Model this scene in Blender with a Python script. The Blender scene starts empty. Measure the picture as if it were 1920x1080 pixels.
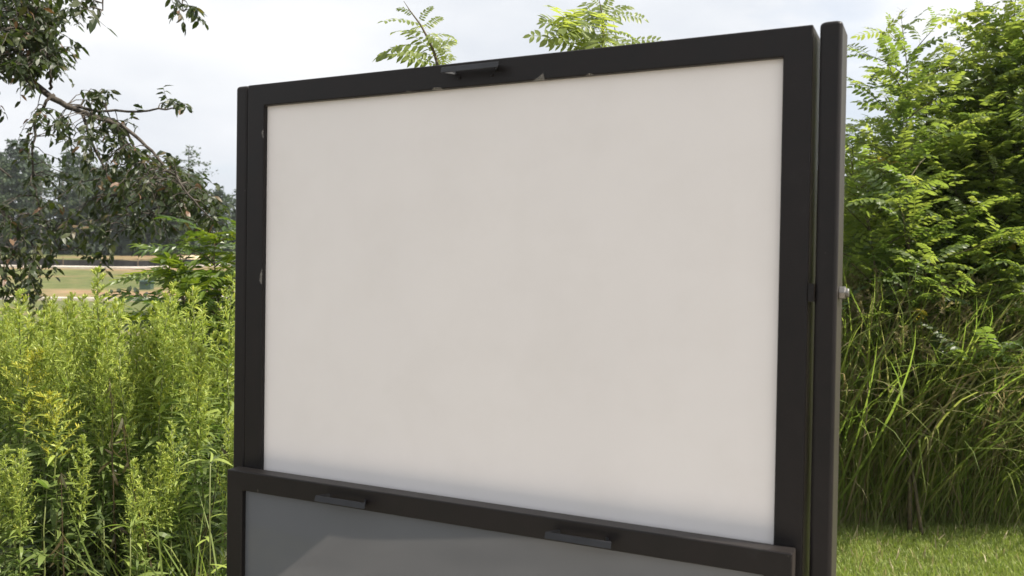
import bpy, math
import numpy as np
from mathutils import Matrix, Vector

rng = np.random.default_rng(7)
SC = bpy.context.scene
COL = SC.collection
R = math.radians

# ------------------------------------------------------------------ camera
F_PX = 1634.2                      # focal length in pixels of the 1920 px wide photograph
CAM = np.array([0.0, 0.0, 1.6])
M = np.array([[0.99988733, 0.01501081, 0.0],
              [0.000242178, -0.0161317, 0.99986985],
              [0.01500886, -0.99975719, -0.01613357]])   # camera (x right, y down, z forward) -> world
cam_d = bpy.data.cameras.new('camera')
cam = bpy.data.objects.new('camera', cam_d); COL.objects.link(cam)
ax, ay, az = M @ [1, 0, 0], M @ [0, -1, 0], M @ [0, 0, -1]
cam.matrix_world = Matrix(((ax[0], ay[0], az[0], CAM[0]), (ax[1], ay[1], az[1], CAM[1]), (ax[2], ay[2], az[2], CAM[2]), (0, 0, 0, 1)))
cam_d.sensor_width = 36; cam_d.lens = 36 * F_PX / 1920
cam_d.clip_start = 0.05; cam_d.clip_end = 2000
cam_d.dof.use_dof = True; cam_d.dof.focus_distance = 2.5; cam_d.dof.aperture_fstop = 7.0
SC.camera = cam

# ------------------------------------------------------------------ sky and sun
SUN_AZ, SUN_EL = 106.0, 50.0        # azimuth from +Y towards +X
w = bpy.data.worlds.new('World'); SC.world = w; w.use_nodes = True
nt = w.node_tree; nt.nodes.clear()
out = nt.nodes.new('ShaderNodeOutputWorld'); bg = nt.nodes.new('ShaderNodeBackground')
sky = nt.nodes.new('ShaderNodeTexSky'); sky.sky_type = 'NISHITA'; sky.sun_disc = False
sky.sun_elevation = R(SUN_EL); sky.sun_rotation = R(SUN_AZ); sky.air_density = 1.0; sky.dust_density = 1.5
tc = nt.nodes.new('ShaderNodeTexCoord'); mp = nt.nodes.new('ShaderNodeMapping'); mp.inputs['Scale'].default_value = (1.0, 1.0, 2.4)
mp.inputs['Location'].default_value = (0.35, 0.2, 0.1)
n1 = nt.nodes.new('ShaderNodeTexNoise'); n1.inputs['Scale'].default_value = 2.0; n1.inputs['Detail'].default_value = 7; n1.inputs['Roughness'].default_value = 0.55
cr = nt.nodes.new('ShaderNodeValToRGB'); cr.color_ramp.elements[0].position = 0.26; cr.color_ramp.elements[1].position = 0.44
cr.color_ramp.elements[0].color = (0.35, 0.35, 0.35, 1); cr.color_ramp.elements[1].color = (1, 1, 1, 1)
n2 = nt.nodes.new('ShaderNodeTexNoise'); n2.inputs['Scale'].default_value = 2.3; n2.inputs['Detail'].default_value = 5
cr2 = nt.nodes.new('ShaderNodeValToRGB'); cr2.color_ramp.elements[0].position = 0.36; cr2.color_ramp.elements[1].position = 0.62
cr2.color_ramp.elements[0].color = (4.55, 4.8, 5.2, 1); cr2.color_ramp.elements[1].color = (6.2, 6.25, 6.35, 1)
mx = nt.nodes.new('ShaderNodeMixRGB')
L = nt.links.new
L(tc.outputs['Generated'], mp.inputs['Vector']); L(mp.outputs[0], n1.inputs['Vector']); L(mp.outputs[0], n2.inputs['Vector'])
L(n1.outputs['Fac'], cr.inputs[0]); L(n2.outputs['Fac'], cr2.inputs[0])
L(cr.outputs[0], mx.inputs[0]); L(sky.outputs[0], mx.inputs[1]); L(cr2.outputs[0], mx.inputs[2])
L(mx.outputs[0], bg.inputs[0]); bg.inputs[1].default_value = 0.1; L(bg.outputs[0], out.inputs[0])

sd = np.array([math.sin(R(SUN_AZ)) * math.cos(R(SUN_EL)), math.cos(R(SUN_AZ)) * math.cos(R(SUN_EL)), math.sin(R(SUN_EL))])
sl = bpy.data.lights.new('sun', 'SUN'); sl.energy = 5.0; sl.angle = R(0.6); sl.color = (1.0, 0.93, 0.82)
so = bpy.data.objects.new('sun', sl); COL.objects.link(so)
so.rotation_euler = Vector(-sd).to_track_quat('-Z', 'Y').to_euler(); so.location = (0, 0, 30)

vs = SC.view_settings
vs.view_transform = 'Standard'; vs.look = 'None'; vs.exposure = 0.78; vs.gamma = 1.0; vs.use_curve_mapping = False
SC.cycles.max_bounces = 8; SC.cycles.caustics_reflective = False; SC.cycles.caustics_refractive = False; SC.cycles.transparent_max_bounces = 8

# ------------------------------------------------------------------ helpers
def unit(v):
    v = np.asarray(v, float); return v / np.maximum(np.linalg.norm(v, axis=-1, keepdims=True), 1e-9)

def at(px, py, Y):
    """point on the line of sight of a photo pixel, Y metres ahead"""
    d = M @ np.array([(px - 960) / F_PX, (py - 540) / F_PX, 1.0]); return CAM + d * (Y / d[1])

def smooth(a, b, x):
    t = np.clip((x - a) / (b - a), 0, 1); return t * t * (3 - 2 * t)

def gz(x, y):
    """height of the ground"""
    x = np.asarray(x, float); y = np.asarray(y, float)
    h = np.interp(y, [-80, 12, 25, 40, 70, 100, 140, 700], [0, 0, 0.05, 0.15, 1.72, 3.15, 4.2, 7.0])
    t = np.clip((x / np.maximum(y, 1) + 0.43) / 0.82, 0, 1.3)
    h = h + 2.7 * t * smooth(14, 70, y)
    return h + 0.02 * np.sin(x * 1.7 + 0.6) * np.cos(y * 1.3) * smooth(3, 6, np.abs(y) + np.abs(x))

class MB:
    """collects vertices and faces, links them as ONE mesh object"""
    def __init__(s): s.v = []; s.f = []; s.t = []; s.n = 0
    def add(s, V, F, tint=0.5):
        V = np.asarray(V, float).reshape(-1, 3); s.v.append(V)
        t = np.broadcast_to(np.asarray(tint, float), (len(V),)); s.t.append(t)
        if isinstance(F, np.ndarray): F = [F]
        for g in F:
            g = np.asarray(g, int)
            if g.ndim == 1: g = g[None]
            s.f.append(g + s.n)
        s.n += len(V); return s
    def inst(s, T, X, Yv, Z, O, tint=None):
        """copies of template T=(V,faces) with axes X,Yv,Z (n,3, scale included) at O (n,3)"""
        V, Fs = T; n = len(O)
        if n == 0: return s
        P = V[None, :, 0:1] * X[:, None] + V[None, :, 1:2] * Yv[:, None] + V[None, :, 2:3] * Z[:, None] + O[:, None]
        k = len(V); off = (np.arange(n) * k)[:, None, None]
        if tint is None: tint = rng.random(n)
        s.v.append(P.reshape(-1, 3)); s.t.append(np.repeat(tint, k))
        for g in Fs: s.f.append((g[None] + off + s.n).reshape(-1, g.shape[1]))
        s.n += n * k; return s
    def tube(s, pts, rad, seg=6, tint=0.5, cap=True):
        pts = np.asarray(pts, float); n = len(pts); rad = np.broadcast_to(np.asarray(rad, float), (n,))
        d = unit(np.gradient(pts, axis=0)); ref = np.array([0.3, 0.1, 1.0]) if abs(d[:, 2]).mean() < 0.8 else np.array([1.0, 0.2, 0])
        a = unit(np.cross(d, ref)); b = np.cross(d, a)
        th = np.arange(seg) * 2 * np.pi / seg
        V = pts[:, None] + rad[:, None, None] * (np.cos(th)[None, :, None] * a[:, None] + np.sin(th)[None, :, None] * b[:, None])
        i = np.arange(n - 1)[:, None] * seg; j = np.arange(seg)[None]; j2 = (j + 1) % seg
        Fq = np.stack([i + j, i + j2, i + seg + j2, i + seg + j], -1).reshape(-1, 4)
        Fs = [Fq]
        if cap: Fs += [np.arange(seg)[::-1][None], (np.arange(seg) + (n - 1) * seg)[None]]
        return s.add(V.reshape(-1, 3), Fs, tint)
    def mesh(s, name, m, smooth_shade=False):
        me = bpy.data.meshes.new(name)
        V = np.concatenate(s.v); nl = sum(g.size for g in s.f); npoly = sum(len(g) for g in s.f)
        me.vertices.add(len(V)); me.vertices.foreach_set('co', V.astype(np.float32).ravel())
        me.loops.add(nl); me.polygons.add(npoly)
        me.loops.foreach_set('vertex_index', np.concatenate([g.ravel() for g in s.f]).astype(np.int32))
        sz = np.concatenate([np.full(len(g), g.shape[1]) for g in s.f])
        me.polygons.foreach_set('loop_start', np.concatenate([[0], np.cumsum(sz)[:-1]]).astype(np.int32))
        me.polygons.foreach_set('loop_total', sz.astype(np.int32))
        me.polygons.foreach_set('use_smooth', np.full(npoly, bool(smooth_shade)))
        at_ = me.attributes.new('tint', 'FLOAT', 'POINT'); at_.data.foreach_set('value', np.concatenate(s.t).astype(np.float32))
        me.update(calc_edges=True); me.validate(); me.materials.append(m); return me
    def build(s, name, m, parent=None, smooth_shade=False, loc=None):
        o = bpy.data.objects.new(name, s.mesh(name, m, smooth_shade)); COL.objects.link(o)
        if parent: o.parent = parent
        if loc is not None: o.location = loc
        return o

def tag(o, label=None, cat=None, group=None, kind=None):
    if label: o['label'] = label
    if cat: o['category'] = cat
    if group: o['group'] = group
    if kind: o['kind'] = kind
    return o

def thing(name, label, cat, loc=(0, 0, 0), group=None, rz=0.0):
    o = bpy.data.objects.new(name, None); COL.objects.link(o); o.location = loc; o.rotation_euler = (0, 0, rz)
    o.empty_display_size = 0.1
    return tag(o, label, cat, group)

def copy_tree(o, kids, parent=None):
    c = o.copy(); COL.objects.link(c)
    if parent is not None: c.parent = parent
    for ch in kids.get(o.name, []): copy_tree(ch, kids, c)
    return c

def kids_of(roots):
    d = {}
    for r in roots:
        d[r.name] = [c for c in COL.objects if c.parent == r]
        for c in d[r.name]: d[c.name] = [g for g in COL.objects if g.parent == c]
    return d

# ------------------------------------------------------------------ materials
def nodes(name):
    m = bpy.data.materials.new(name); m.use_nodes = True
    return m, m.node_tree, m.node_tree.nodes['Principled BSDF']

def noise_mat(name, c1, c2, scale=8, rough=0.8, detail=6, bump=0.0, bscale=None, lo=0.35, hi=0.65, coat=0, spec=0.5, rough2=None):
    m, t, p = nodes(name); N = t.nodes.new; Lk = t.links.new
    g = N('ShaderNodeTexCoord'); n = N('ShaderNodeTexNoise'); n.inputs['Scale'].default_value = scale; n.inputs['Detail'].default_value = detail
    r = N('ShaderNodeValToRGB'); r.color_ramp.elements[0].position = lo; r.color_ramp.elements[1].position = hi
    r.color_ramp.elements[0].color = (*c1, 1); r.color_ramp.elements[1].color = (*c2, 1)
    Lk(g.outputs['Object'], n.inputs['Vector']); Lk(n.outputs['Fac'], r.inputs[0]); Lk(r.outputs[0], p.inputs['Base Color'])
    p.inputs['Roughness'].default_value = rough; p.inputs['Specular IOR Level'].default_value = spec; p.inputs['Coat Weight'].default_value = coat
    if rough2 is not None:
        mr = N('ShaderNodeMapRange'); mr.inputs['To Min'].default_value = rough; mr.inputs['To Max'].default_value = rough2
        Lk(n.outputs['Fac'], mr.inputs['Value']); Lk(mr.outputs[0], p.inputs['Roughness'])
    if bump:
        b = N('ShaderNodeBump'); b.inputs['Strength'].default_value = bump; b.inputs['Distance'].default_value = 0.01
        n2_ = N('ShaderNodeTexNoise'); n2_.inputs['Scale'].default_value = bscale or scale * 6; n2_.inputs['Detail'].default_value = 6
        Lk(g.outputs['Object'], n2_.inputs['Vector']); Lk(n2_.outputs['Fac'], b.inputs['Height']); Lk(b.outputs[0], p.inputs['Normal'])
    return m

def leaf_mat(name, cols, trans, tw=0.4, rough=0.45, spec=0.5, pos=None):
    """cols: ramp over the per-leaf tint; trans: colour of light passing through, brightened along the same ramp"""
    m, t, p = nodes(name); N = t.nodes.new; Lk = t.links.new
    a = N('ShaderNodeAttribute'); a.attribute_name = 'tint'
    def ramp(cs):
        r = N('ShaderNodeValToRGB'); e = r.color_ramp.elements
        ps = pos or np.linspace(0, 1, len(cs))
        e[0].position = ps[0]; e[0].color = (*cs[0], 1); e[1].position = ps[-1]; e[1].color = (*cs[-1], 1)
        for q, c in zip(ps[1:-1], cs[1:-1]):
            x = e.new(q); x.color = (*c, 1)
        Lk(a.outputs['Fac'], r.inputs[0]); return r
    r1 = ramp(cols); r2 = ramp(trans)
    Lk(r1.outputs[0], p.inputs['Base Color']); p.inputs['Roughness'].default_value = rough; p.inputs['Specular IOR Level'].default_value = spec
    tr = N('ShaderNodeBsdfTranslucent'); Lk(r2.outputs[0], tr.inputs[0])
    mixs = N('ShaderNodeMixShader'); mixs.inputs[0].default_value = tw
    o = t.nodes['Material Output']; Lk(p.outputs[0], mixs.inputs[1]); Lk(tr.outputs[0], mixs.inputs[2]); Lk(mixs.outputs[0], o.inputs[0])
    return m

# painted black steel with light scuffs
def steel(name, base=0.017, rough=0.45):
    m, t, p = nodes(name); N = t.nodes.new; Lk = t.links.new
    g = N('ShaderNodeTexCoord'); n = N('ShaderNodeTexNoise'); n.inputs['Scale'].default_value = 14; n.inputs['Detail'].default_value = 8; n.inputs['Roughness'].default_value = 0.65
    r = N('ShaderNodeValToRGB'); e = r.color_ramp.elements
    e[0].position = 0.3; e[0].color = (base * 1.0, base * 0.92, base * 0.95, 1); e[1].position = 0.62; e[1].color = (base * 1.4, base * 1.15, base * 1.17, 1)
    x = e.new(0.74); x.color = (base * 1.9, base * 1.85, base * 1.8, 1)
    Lk(g.outputs['Object'], n.inputs['Vector']); Lk(n.outputs['Fac'], r.inputs[0])
    n3 = N('ShaderNodeTexNoise'); n3.inputs['Scale'].default_value = 55; n3.inputs['Detail'].default_value = 3
    sp = N('ShaderNodeValToRGB'); sp.color_ramp.elements[0].position = 0.745; sp.color_ramp.elements[1].position = 0.775
    mixc = N('ShaderNodeMixRGB'); mixc.inputs[2].default_value = (0.06, 0.055, 0.05, 1)
    Lk(g.outputs['Object'], n3.inputs['Vector']); Lk(n3.outputs['Fac'], sp.inputs[0]); Lk(sp.outputs[0], mixc.inputs[0]); Lk(r.outputs[0], mixc.inputs[1])
    Lk(mixc.outputs[0], p.inputs['Base Color'])
    mr = N('ShaderNodeMapRange'); mr.inputs['To Min'].default_value = rough - 0.08; mr.inputs['To Max'].default_value = rough + 0.14
    Lk(n.outputs['Fac'], mr.inputs['Value']); Lk(mr.outputs[0], p.inputs['Roughness'])
    b = N('ShaderNodeBump'); b.inputs['Strength'].default_value = 0.12; b.inputs['Distance'].default_value = 0.002
    n4 = N('ShaderNodeTexNoise'); n4.inputs['Scale'].default_value = 420
    Lk(g.outputs['Object'], n4.inputs['Vector']); Lk(n4.outputs['Fac'], b.inputs['Height']); Lk(b.outputs[0], p.inputs['Normal'])
    p.inputs['Specular IOR Level'].default_value = 0.24
    p.inputs['Sheen Weight'].default_value = 0.12; p.inputs['Sheen Roughness'].default_value = 0.35; p.inputs['Sheen Tint'].default_value = (1.0, 0.86, 0.72, 1)   # tan sheen added to brighten side faces, standing in for light grazing them
    return m

MAT = {}
MAT['steel'] = steel('painted_black_steel', 0.0095, 0.40); MAT['handle'] = noise_mat('sky_tinted_paint', (0.016, 0.017, 0.020), (0.022, 0.023, 0.027), 30, 0.42, spec=0.35)  # handle colour made lighter and bluer than the frame, imitating reflected sky
MAT['panel_white'] = noise_mat('white_acrylic', (0.765, 0.738, 0.735), (0.80, 0.772, 0.768), 2.2, 0.5, 5, 0.02, 300, 0.3, 0.7, spec=0.35, rough2=0.5)
MAT['panel_grey'] = noise_mat('grey_acrylic', (0.112, 0.120, 0.134), (0.121, 0.129, 0.143), 3, 0.04, 4, spec=0.36)
_m = MAT['panel_white']; _t = _m.node_tree; _p = _t.nodes['Principled BSDF']; _src = _p.inputs['Base Color'].links[0].from_socket
_g = _t.nodes.new('ShaderNodeTexCoord'); _mp = _t.nodes.new('ShaderNodeMapping'); _mp.inputs['Scale'].default_value = (38, 1, 1.1)
_n = _t.nodes.new('ShaderNodeTexNoise'); _n.inputs['Scale'].default_value = 1.0; _n.inputs['Detail'].default_value = 6
_r = _t.nodes.new('ShaderNodeValToRGB'); _r.color_ramp.elements[0].position = 0.42; _r.color_ramp.elements[1].position = 0.72; _r.color_ramp.elements[0].color = (1, 1, 1, 1); _r.color_ramp.elements[1].color = (0.996, 0.996, 0.995, 1)
_n2 = _t.nodes.new('ShaderNodeTexNoise'); _n2.inputs['Scale'].default_value = 5.0; _n2.inputs['Detail'].default_value = 9; _n2.inputs['Roughness'].default_value = 0.7
_r2 = _t.nodes.new('ShaderNodeValToRGB'); _r2.color_ramp.elements[0].position = 0.45; _r2.color_ramp.elements[1].position = 0.75; _r2.color_ramp.elements[0].color = (1, 1, 1, 1); _r2.color_ramp.elements[1].color = (0.96, 0.957, 0.95, 1)
_a = _t.nodes.new('ShaderNodeMixRGB'); _a.blend_type = 'MULTIPLY'; _a.inputs[0].default_value = 1; _b = _t.nodes.new('ShaderNodeMixRGB'); _b.blend_type = 'MULTIPLY'; _b.inputs[0].default_value = 1
_l = _t.links.new; _l(_g.outputs['Object'], _mp.inputs[0]); _l(_mp.outputs[0], _n.inputs['Vector']); _l(_n.outputs['Fac'], _r.inputs[0]); _l(_g.outputs['Object'], _n2.inputs['Vector']); _l(_n2.outputs['Fac'], _r2.inputs[0])
_l(_src, _a.inputs[1]); _l(_r.outputs[0], _a.inputs[2]); _l(_a.outputs[0], _b.inputs[1]); _l(_r2.outputs[0], _b.inputs[2]); _l(_b.outputs[0], _p.inputs['Base Color'])
MAT['galv'] = noise_mat('galvanised_steel', (0.20, 0.19, 0.18), (0.34, 0.33, 0.31), 60, 0.35); MAT['galv'].node_tree.nodes['Principled BSDF'].inputs['Metallic'].default_value = 0.85
m, t, p = nodes('clear_film'); p.inputs['Base Color'].default_value = (0.85, 0.82, 0.76, 1); p.inputs['Alpha'].default_value = 0.08; p.inputs['Roughness'].default_value = 0.25; MAT['film'] = m
MAT['concrete'] = noise_mat('concrete', (0.42, 0.37, 0.31), (0.58, 0.53, 0.46), 3, 0.9, 8, 0.3, 40)
MAT['asphalt'] = noise_mat('asphalt', (0.045, 0.045, 0.047), (0.07, 0.07, 0.072), 6, 0.85, 8, 0.5, 90)
MAT['silt'] = noise_mat('black_fabric', (0.012, 0.012, 0.014), (0.03, 0.03, 0.03), 5, 0.7)
MAT['wood'] = noise_mat('rough_wood', (0.10, 0.07, 0.045), (0.2, 0.15, 0.1), 12, 0.9, 6, 0.4)
MAT['bark'] = noise_mat('bark', (0.035, 0.028, 0.022), (0.10, 0.085, 0.07), 22, 0.9, 8, 0.7, 70)
MAT['greybark'] = noise_mat('grey_bark', (0.05, 0.05, 0.042), (0.13, 0.125, 0.105), 4, 0.9, 8, 0.5)
MAT['shoot'] = noise_mat('young_bark', (0.06, 0.05, 0.03), (0.12, 0.09, 0.05), 30, 0.7)
MAT['stalk'] = noise_mat('green_stalk', (0.10, 0.12, 0.035), (0.15, 0.17, 0.05), 30, 0.6)
MAT['sand'] = noise_mat('pale_sand', (0.48, 0.36, 0.22), (0.62, 0.52, 0.36), 1.5, 0.95, 8)
MAT['boxgreen'] = noise_mat('green_enamel', (0.03, 0.06, 0.045), (0.045, 0.08, 0.06), 6, 0.4)

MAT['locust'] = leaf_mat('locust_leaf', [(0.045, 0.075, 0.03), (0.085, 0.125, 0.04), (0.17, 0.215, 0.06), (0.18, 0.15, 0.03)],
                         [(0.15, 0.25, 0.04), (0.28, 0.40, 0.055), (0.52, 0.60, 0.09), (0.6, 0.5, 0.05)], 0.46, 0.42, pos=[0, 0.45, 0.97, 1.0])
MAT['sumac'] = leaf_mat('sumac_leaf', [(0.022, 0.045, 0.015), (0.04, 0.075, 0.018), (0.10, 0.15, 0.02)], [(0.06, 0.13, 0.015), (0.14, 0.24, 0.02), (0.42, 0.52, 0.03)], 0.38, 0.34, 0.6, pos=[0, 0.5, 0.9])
MAT['cherry'] = leaf_mat('cherry_leaf', [(0.018, 0.028, 0.012), (0.034, 0.049, 0.016), (0.062, 0.070, 0.026), (0.17, 0.10, 0.06)],
                         [(0.04, 0.07, 0.01), (0.09, 0.15, 0.015), (0.14, 0.19, 0.02), (0.3, 0.16, 0.05)], 0.28, 0.44, 0.45, pos=[0, 0.5, 0.85, 1])
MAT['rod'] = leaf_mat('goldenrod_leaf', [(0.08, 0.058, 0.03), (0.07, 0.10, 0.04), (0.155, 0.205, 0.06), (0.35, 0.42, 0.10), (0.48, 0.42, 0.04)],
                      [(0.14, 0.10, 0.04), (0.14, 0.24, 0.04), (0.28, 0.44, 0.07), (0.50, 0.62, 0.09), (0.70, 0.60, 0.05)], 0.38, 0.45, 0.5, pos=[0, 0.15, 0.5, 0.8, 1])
MAT['grass'] = leaf_mat('grass_blade', [(0.22, 0.165, 0.09), (0.085, 0.13, 0.035), (0.155, 0.205, 0.05), (0.25, 0.28, 0.085), (0.36, 0.29, 0.19)],
                        [(0.30, 0.22, 0.11), (0.14, 0.24, 0.04), (0.28, 0.42, 0.055), (0.42, 0.52, 0.085), (0.48, 0.40, 0.2)], 0.44, 0.55, 0.35, pos=[0, 0.12, 0.5, 0.85, 1])
MAT['lawn'] = leaf_mat('lawn_blade', [(0.17, 0.22, 0.06), (0.27, 0.33, 0.085), (0.34, 0.37, 0.13), (0.42, 0.36, 0.2)],
                       [(0.22, 0.34, 0.04), (0.34, 0.46, 0.06), (0.42, 0.50, 0.09), (0.4, 0.34, 0.15)], 0.4, 0.5, 0.4, pos=[0, 0.5, 0.93, 1])
MAT['farleaf'] = leaf_mat('wood_leaf', [(0.04, 0.056, 0.04), (0.06, 0.085, 0.046), (0.09, 0.125, 0.05)], [(0.05, 0.09, 0.03), (0.10, 0.16, 0.04), (0.18, 0.26, 0.05)], 0.3, 0.6, 0.3)
MAT['pine'] = leaf_mat('pine_needles', [(0.03, 0.046, 0.034), (0.045, 0.068, 0.042), (0.065, 0.095, 0.05)], [(0.03, 0.06, 0.02), (0.06, 0.10, 0.03), (0.1, 0.16, 0.04)], 0.2, 0.6, 0.3)

# ground: mown grass near, thin grass and red clay far
def ground_mat():
    m, t, p = nodes('ground'); N = t.nodes.new; Lk = t.links.new
    g = N('ShaderNodeTexCoord')
    def nz(sc, det=8):
        n = N('ShaderNodeTexNoise'); n.inputs['Scale'].default_value = sc; n.inputs['Detail'].default_value = det; Lk(g.outputs['Object'], n.inputs['Vector']); return n
    def rp(src, a, b, ca, cb):
        r = N('ShaderNodeValToRGB'); r.color_ramp.elements[0].position = a; r.color_ramp.elements[1].position = b
        r.color_ramp.elements[0].color = (*ca, 1); r.color_ramp.elements[1].color = (*cb, 1); Lk(src, r.inputs[0]); return r
    gr = rp(nz(1.3).outputs['Fac'], 0.3, 0.7, (0.07, 0.095, 0.03), (0.15, 0.155, 0.06))
    soil = rp(nz(9).outputs['Fac'], 0.35, 0.7, (0.05, 0.045, 0.025), (0.13, 0.125, 0.055))
    clay = rp(nz(0.9).outputs['Fac'], 0.3, 0.7, (0.24, 0.15, 0.085), (0.31, 0.22, 0.13))
    sp = N('ShaderNodeSeparateXYZ'); Lk(g.outputs['Object'], sp.inputs[0])
    far = N('ShaderNodeMapRange'); far.inputs['From Min'].default_value = 14; far.inputs['From Max'].default_value = 24; Lk(sp.outputs['Y'], far.inputs['Value'])
    mp_ = N('ShaderNodeMapping'); mp_.inputs['Scale'].default_value = (0.05, 0.13, 0.1); mp_.inputs['Location'].default_value = (0.3, 1.15, 0); Lk(g.outputs['Object'], mp_.inputs['Vector'])
    pn = N('ShaderNodeTexNoise'); pn.inputs['Scale'].default_value = 1.0; pn.inputs['Detail'].default_value = 9; pn.inputs['Roughness'].default_value = 0.6; Lk(mp_.outputs[0], pn.inputs['Vector'])
    patch = rp(pn.outputs['Fac'], 0.50, 0.64, (0, 0, 0), (1, 1, 1))
    mu = N('ShaderNodeMath'); mu.operation = 'MULTIPLY'; Lk(patch.outputs[0], mu.inputs[0]); Lk(far.outputs[0], mu.inputs[1])
    a = N('ShaderNodeMixRGB'); Lk(far.outputs[0], a.inputs[0]); Lk(soil.outputs[0], a.inputs[1]); Lk(gr.outputs[0], a.inputs[2])
    b = N('ShaderNodeMixRGB'); Lk(mu.outputs[0], b.inputs[0]); Lk(a.outputs[0], b.inputs[1]); Lk(clay.outputs[0], b.inputs[2])
    Lk(b.outputs[0], p.inputs['Base Color']); p.inputs['Roughness'].default_value = 0.95; p.inputs['Specular IOR Level'].default_value = 0.15
    bp = N('ShaderNodeBump'); bp.inputs['Strength'].default_value = 0.6; bp.inputs['Distance'].default_value = 0.03; Lk(nz(14).outputs['Fac'], bp.inputs['Height']); Lk(bp.outputs[0], p.inputs['Normal'])
    return m

# ------------------------------------------------------------------ setting
def sheet(xs, ys, zf, name, mat, **kw):
    X, Yg = np.meshgrid(xs, ys); Z = zf(X, Yg); nx, ny = len(xs), len(ys)
    i = np.arange(ny - 1)[:, None] * nx + np.arange(nx - 1)[None]
    Fq = np.stack([i, i + 1, i + nx + 1, i + nx], -1).reshape(-1, 4)
    return MB().add(np.stack([X, Yg, Z], -1).reshape(-1, 3), Fq).build(name, mat, smooth_shade=True)
def nonuni(a, b, c, fine, coarse):
    u = np.concatenate([-np.geomspace(fine, -a, coarse)[::-1] + 0, [0], np.geomspace(fine, b, c)]); return np.unique(u)
xs = np.concatenate([np.linspace(-500, -60, 12)[:-1], np.linspace(-60, -10, 34)[:-1], np.linspace(-10, 10, 61)[:-1], np.linspace(10, 60, 34)[:-1], np.linspace(60, 500, 12)])
ys = np.concatenate([np.linspace(-200, -10, 10)[:-1], np.linspace(-10, 14, 73)[:-1], np.linspace(14, 130, 75)[:-1], np.linspace(130, 900, 14)])
tag(sheet(xs, ys, gz, 'ground', ground_mat()), kind='structure')

def strip(name, pts_a, pts_b, mat, dz):
    """paved strip between two polylines (x, y) lying dz above the ground, with a skirt"""
    a = np.array([(x, y, float(gz(x, y)) + dz) for x, y in pts_a]); b = np.array([(x, y, float(gz(x, y)) + dz) for x, y in pts_b]); n = len(a)
    lo = np.array([0, 0, -dz - 0.03]); V = np.concatenate([a, b, a + lo, b + lo]); i = np.arange(n - 1)
    Fs = [np.stack([i, i + 1, i + n + 1, i + n], -1), np.stack([i, i + 2 * n, i + 2 * n + 1, i + 1], -1), np.stack([i + n, i + n + 1, i + 3 * n + 1, i + 3 * n], -1)]
    return tag(MB().add(V, Fs).build(name, mat), kind='structure')
xx = np.linspace(-75, 62, 60)
strip('far_kerb', [(x, 66.0) for x in xx], [(x, 67.3) for x in xx], MAT['concrete'], 0.14)
strip('far_road', [(x, 58.5) for x in np.linspace(14, 62, 20)], [(x, 65.9) for x in np.linspace(14, 62, 20)], MAT['asphalt'], 0.03)
strip('near_kerb', [(x, 39.0 + 0.04 * x) for x in np.linspace(-30, 10, 30)], [(x, 40.2 + 0.04 * x) for x in np.linspace(-30, 10, 30)], MAT['concrete'], 0.12)
# sandy heap beyond the silt fence
th = np.linspace(0, 2 * np.pi, 25)[:-1]; V = []; c = at(352, 490, 76.0)
for k, (r_, z_) in enumerate([(1.0, 0), (0.72, 0.35), (0.4, 0.75), (0.12, 1.0)]):
    for q in th:
        rr = r_ * (1 + 0.12 * math.sin(3 * q + k) + 0.06 * math.sin(7 * q))
        x_, y_ = c[0] + 2.3 * rr * math.cos(q), 77 + 1.6 * rr * math.sin(q)
        V.append((x_, y_, float(gz(x_, y_)) - 0.05 + 0.6 * z_))
Fs = [np.array([[k * 24 + j, k * 24 + (j + 1) % 24, (k + 1) * 24 + (j + 1) % 24, (k + 1) * 24 + j] for k in range(3) for j in range(24)]), np.arange(72, 96)[None]]
tag(MB().add(V, Fs).build('sand_heap', MAT['sand'], smooth_shade=True), 'low pale heap of sand in the field behind the black silt fence', 'sand heap')

# silt fence
t = thing('silt_fence', 'low black silt fence running across the far field before the wood', 'fence', (0, 70, 0))
xf = np.linspace(-62, 40, 110); b = MB()
V = np.array([(x, 0.12 * math.sin(x * 2.1) , float(gz(x, 70)) + z + (0.05 * math.sin(x * 1.3) if z else 0)) for z in (-0.05, 0.52) for x in xf]); n = len(xf); i = np.arange(n - 1)
V2 = V + np.array([0, 0.012, 0])
b.add(np.concatenate([V, V2]), [np.stack([i, i + 1, i + n + 1, i + n], -1), np.stack([i, i + 1, i + n + 1, i + n], -1)[:, ::-1] + 2 * n, np.stack([i + n, i + n + 1, i + 3 * n + 1, i + 3 * n], -1)])
b.build('fabric', MAT['silt'], t)
for x in np.arange(-60, 40, 3.0):
    z0 = float(gz(x, 70)); MB().tube([(x, -0.14, z0 - 0.1), (x, -0.14, z0 + 0.68)], 0.03, 4).build('post', MAT['wood'], t)

def box(b, x0, x1, y0, y1, z0, z1, tint=0.5):
    V = [(x, y, z) for x in (x0, x1) for y in (y0, y1) for z in (z0, z1)]
    return b.add(V, np.array([[0, 1, 3, 2], [4, 6, 7, 5], [0, 4, 5, 1], [2, 3, 7, 6], [0, 2, 6, 4], [1, 5, 7, 3]]), tint)

def bevel(o, wd=0.003, seg=2):
    md = o.modifiers.new('bevel', 'BEVEL'); md.width = wd; md.segments = seg; md.limit_method = 'ANGLE'; return o

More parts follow.
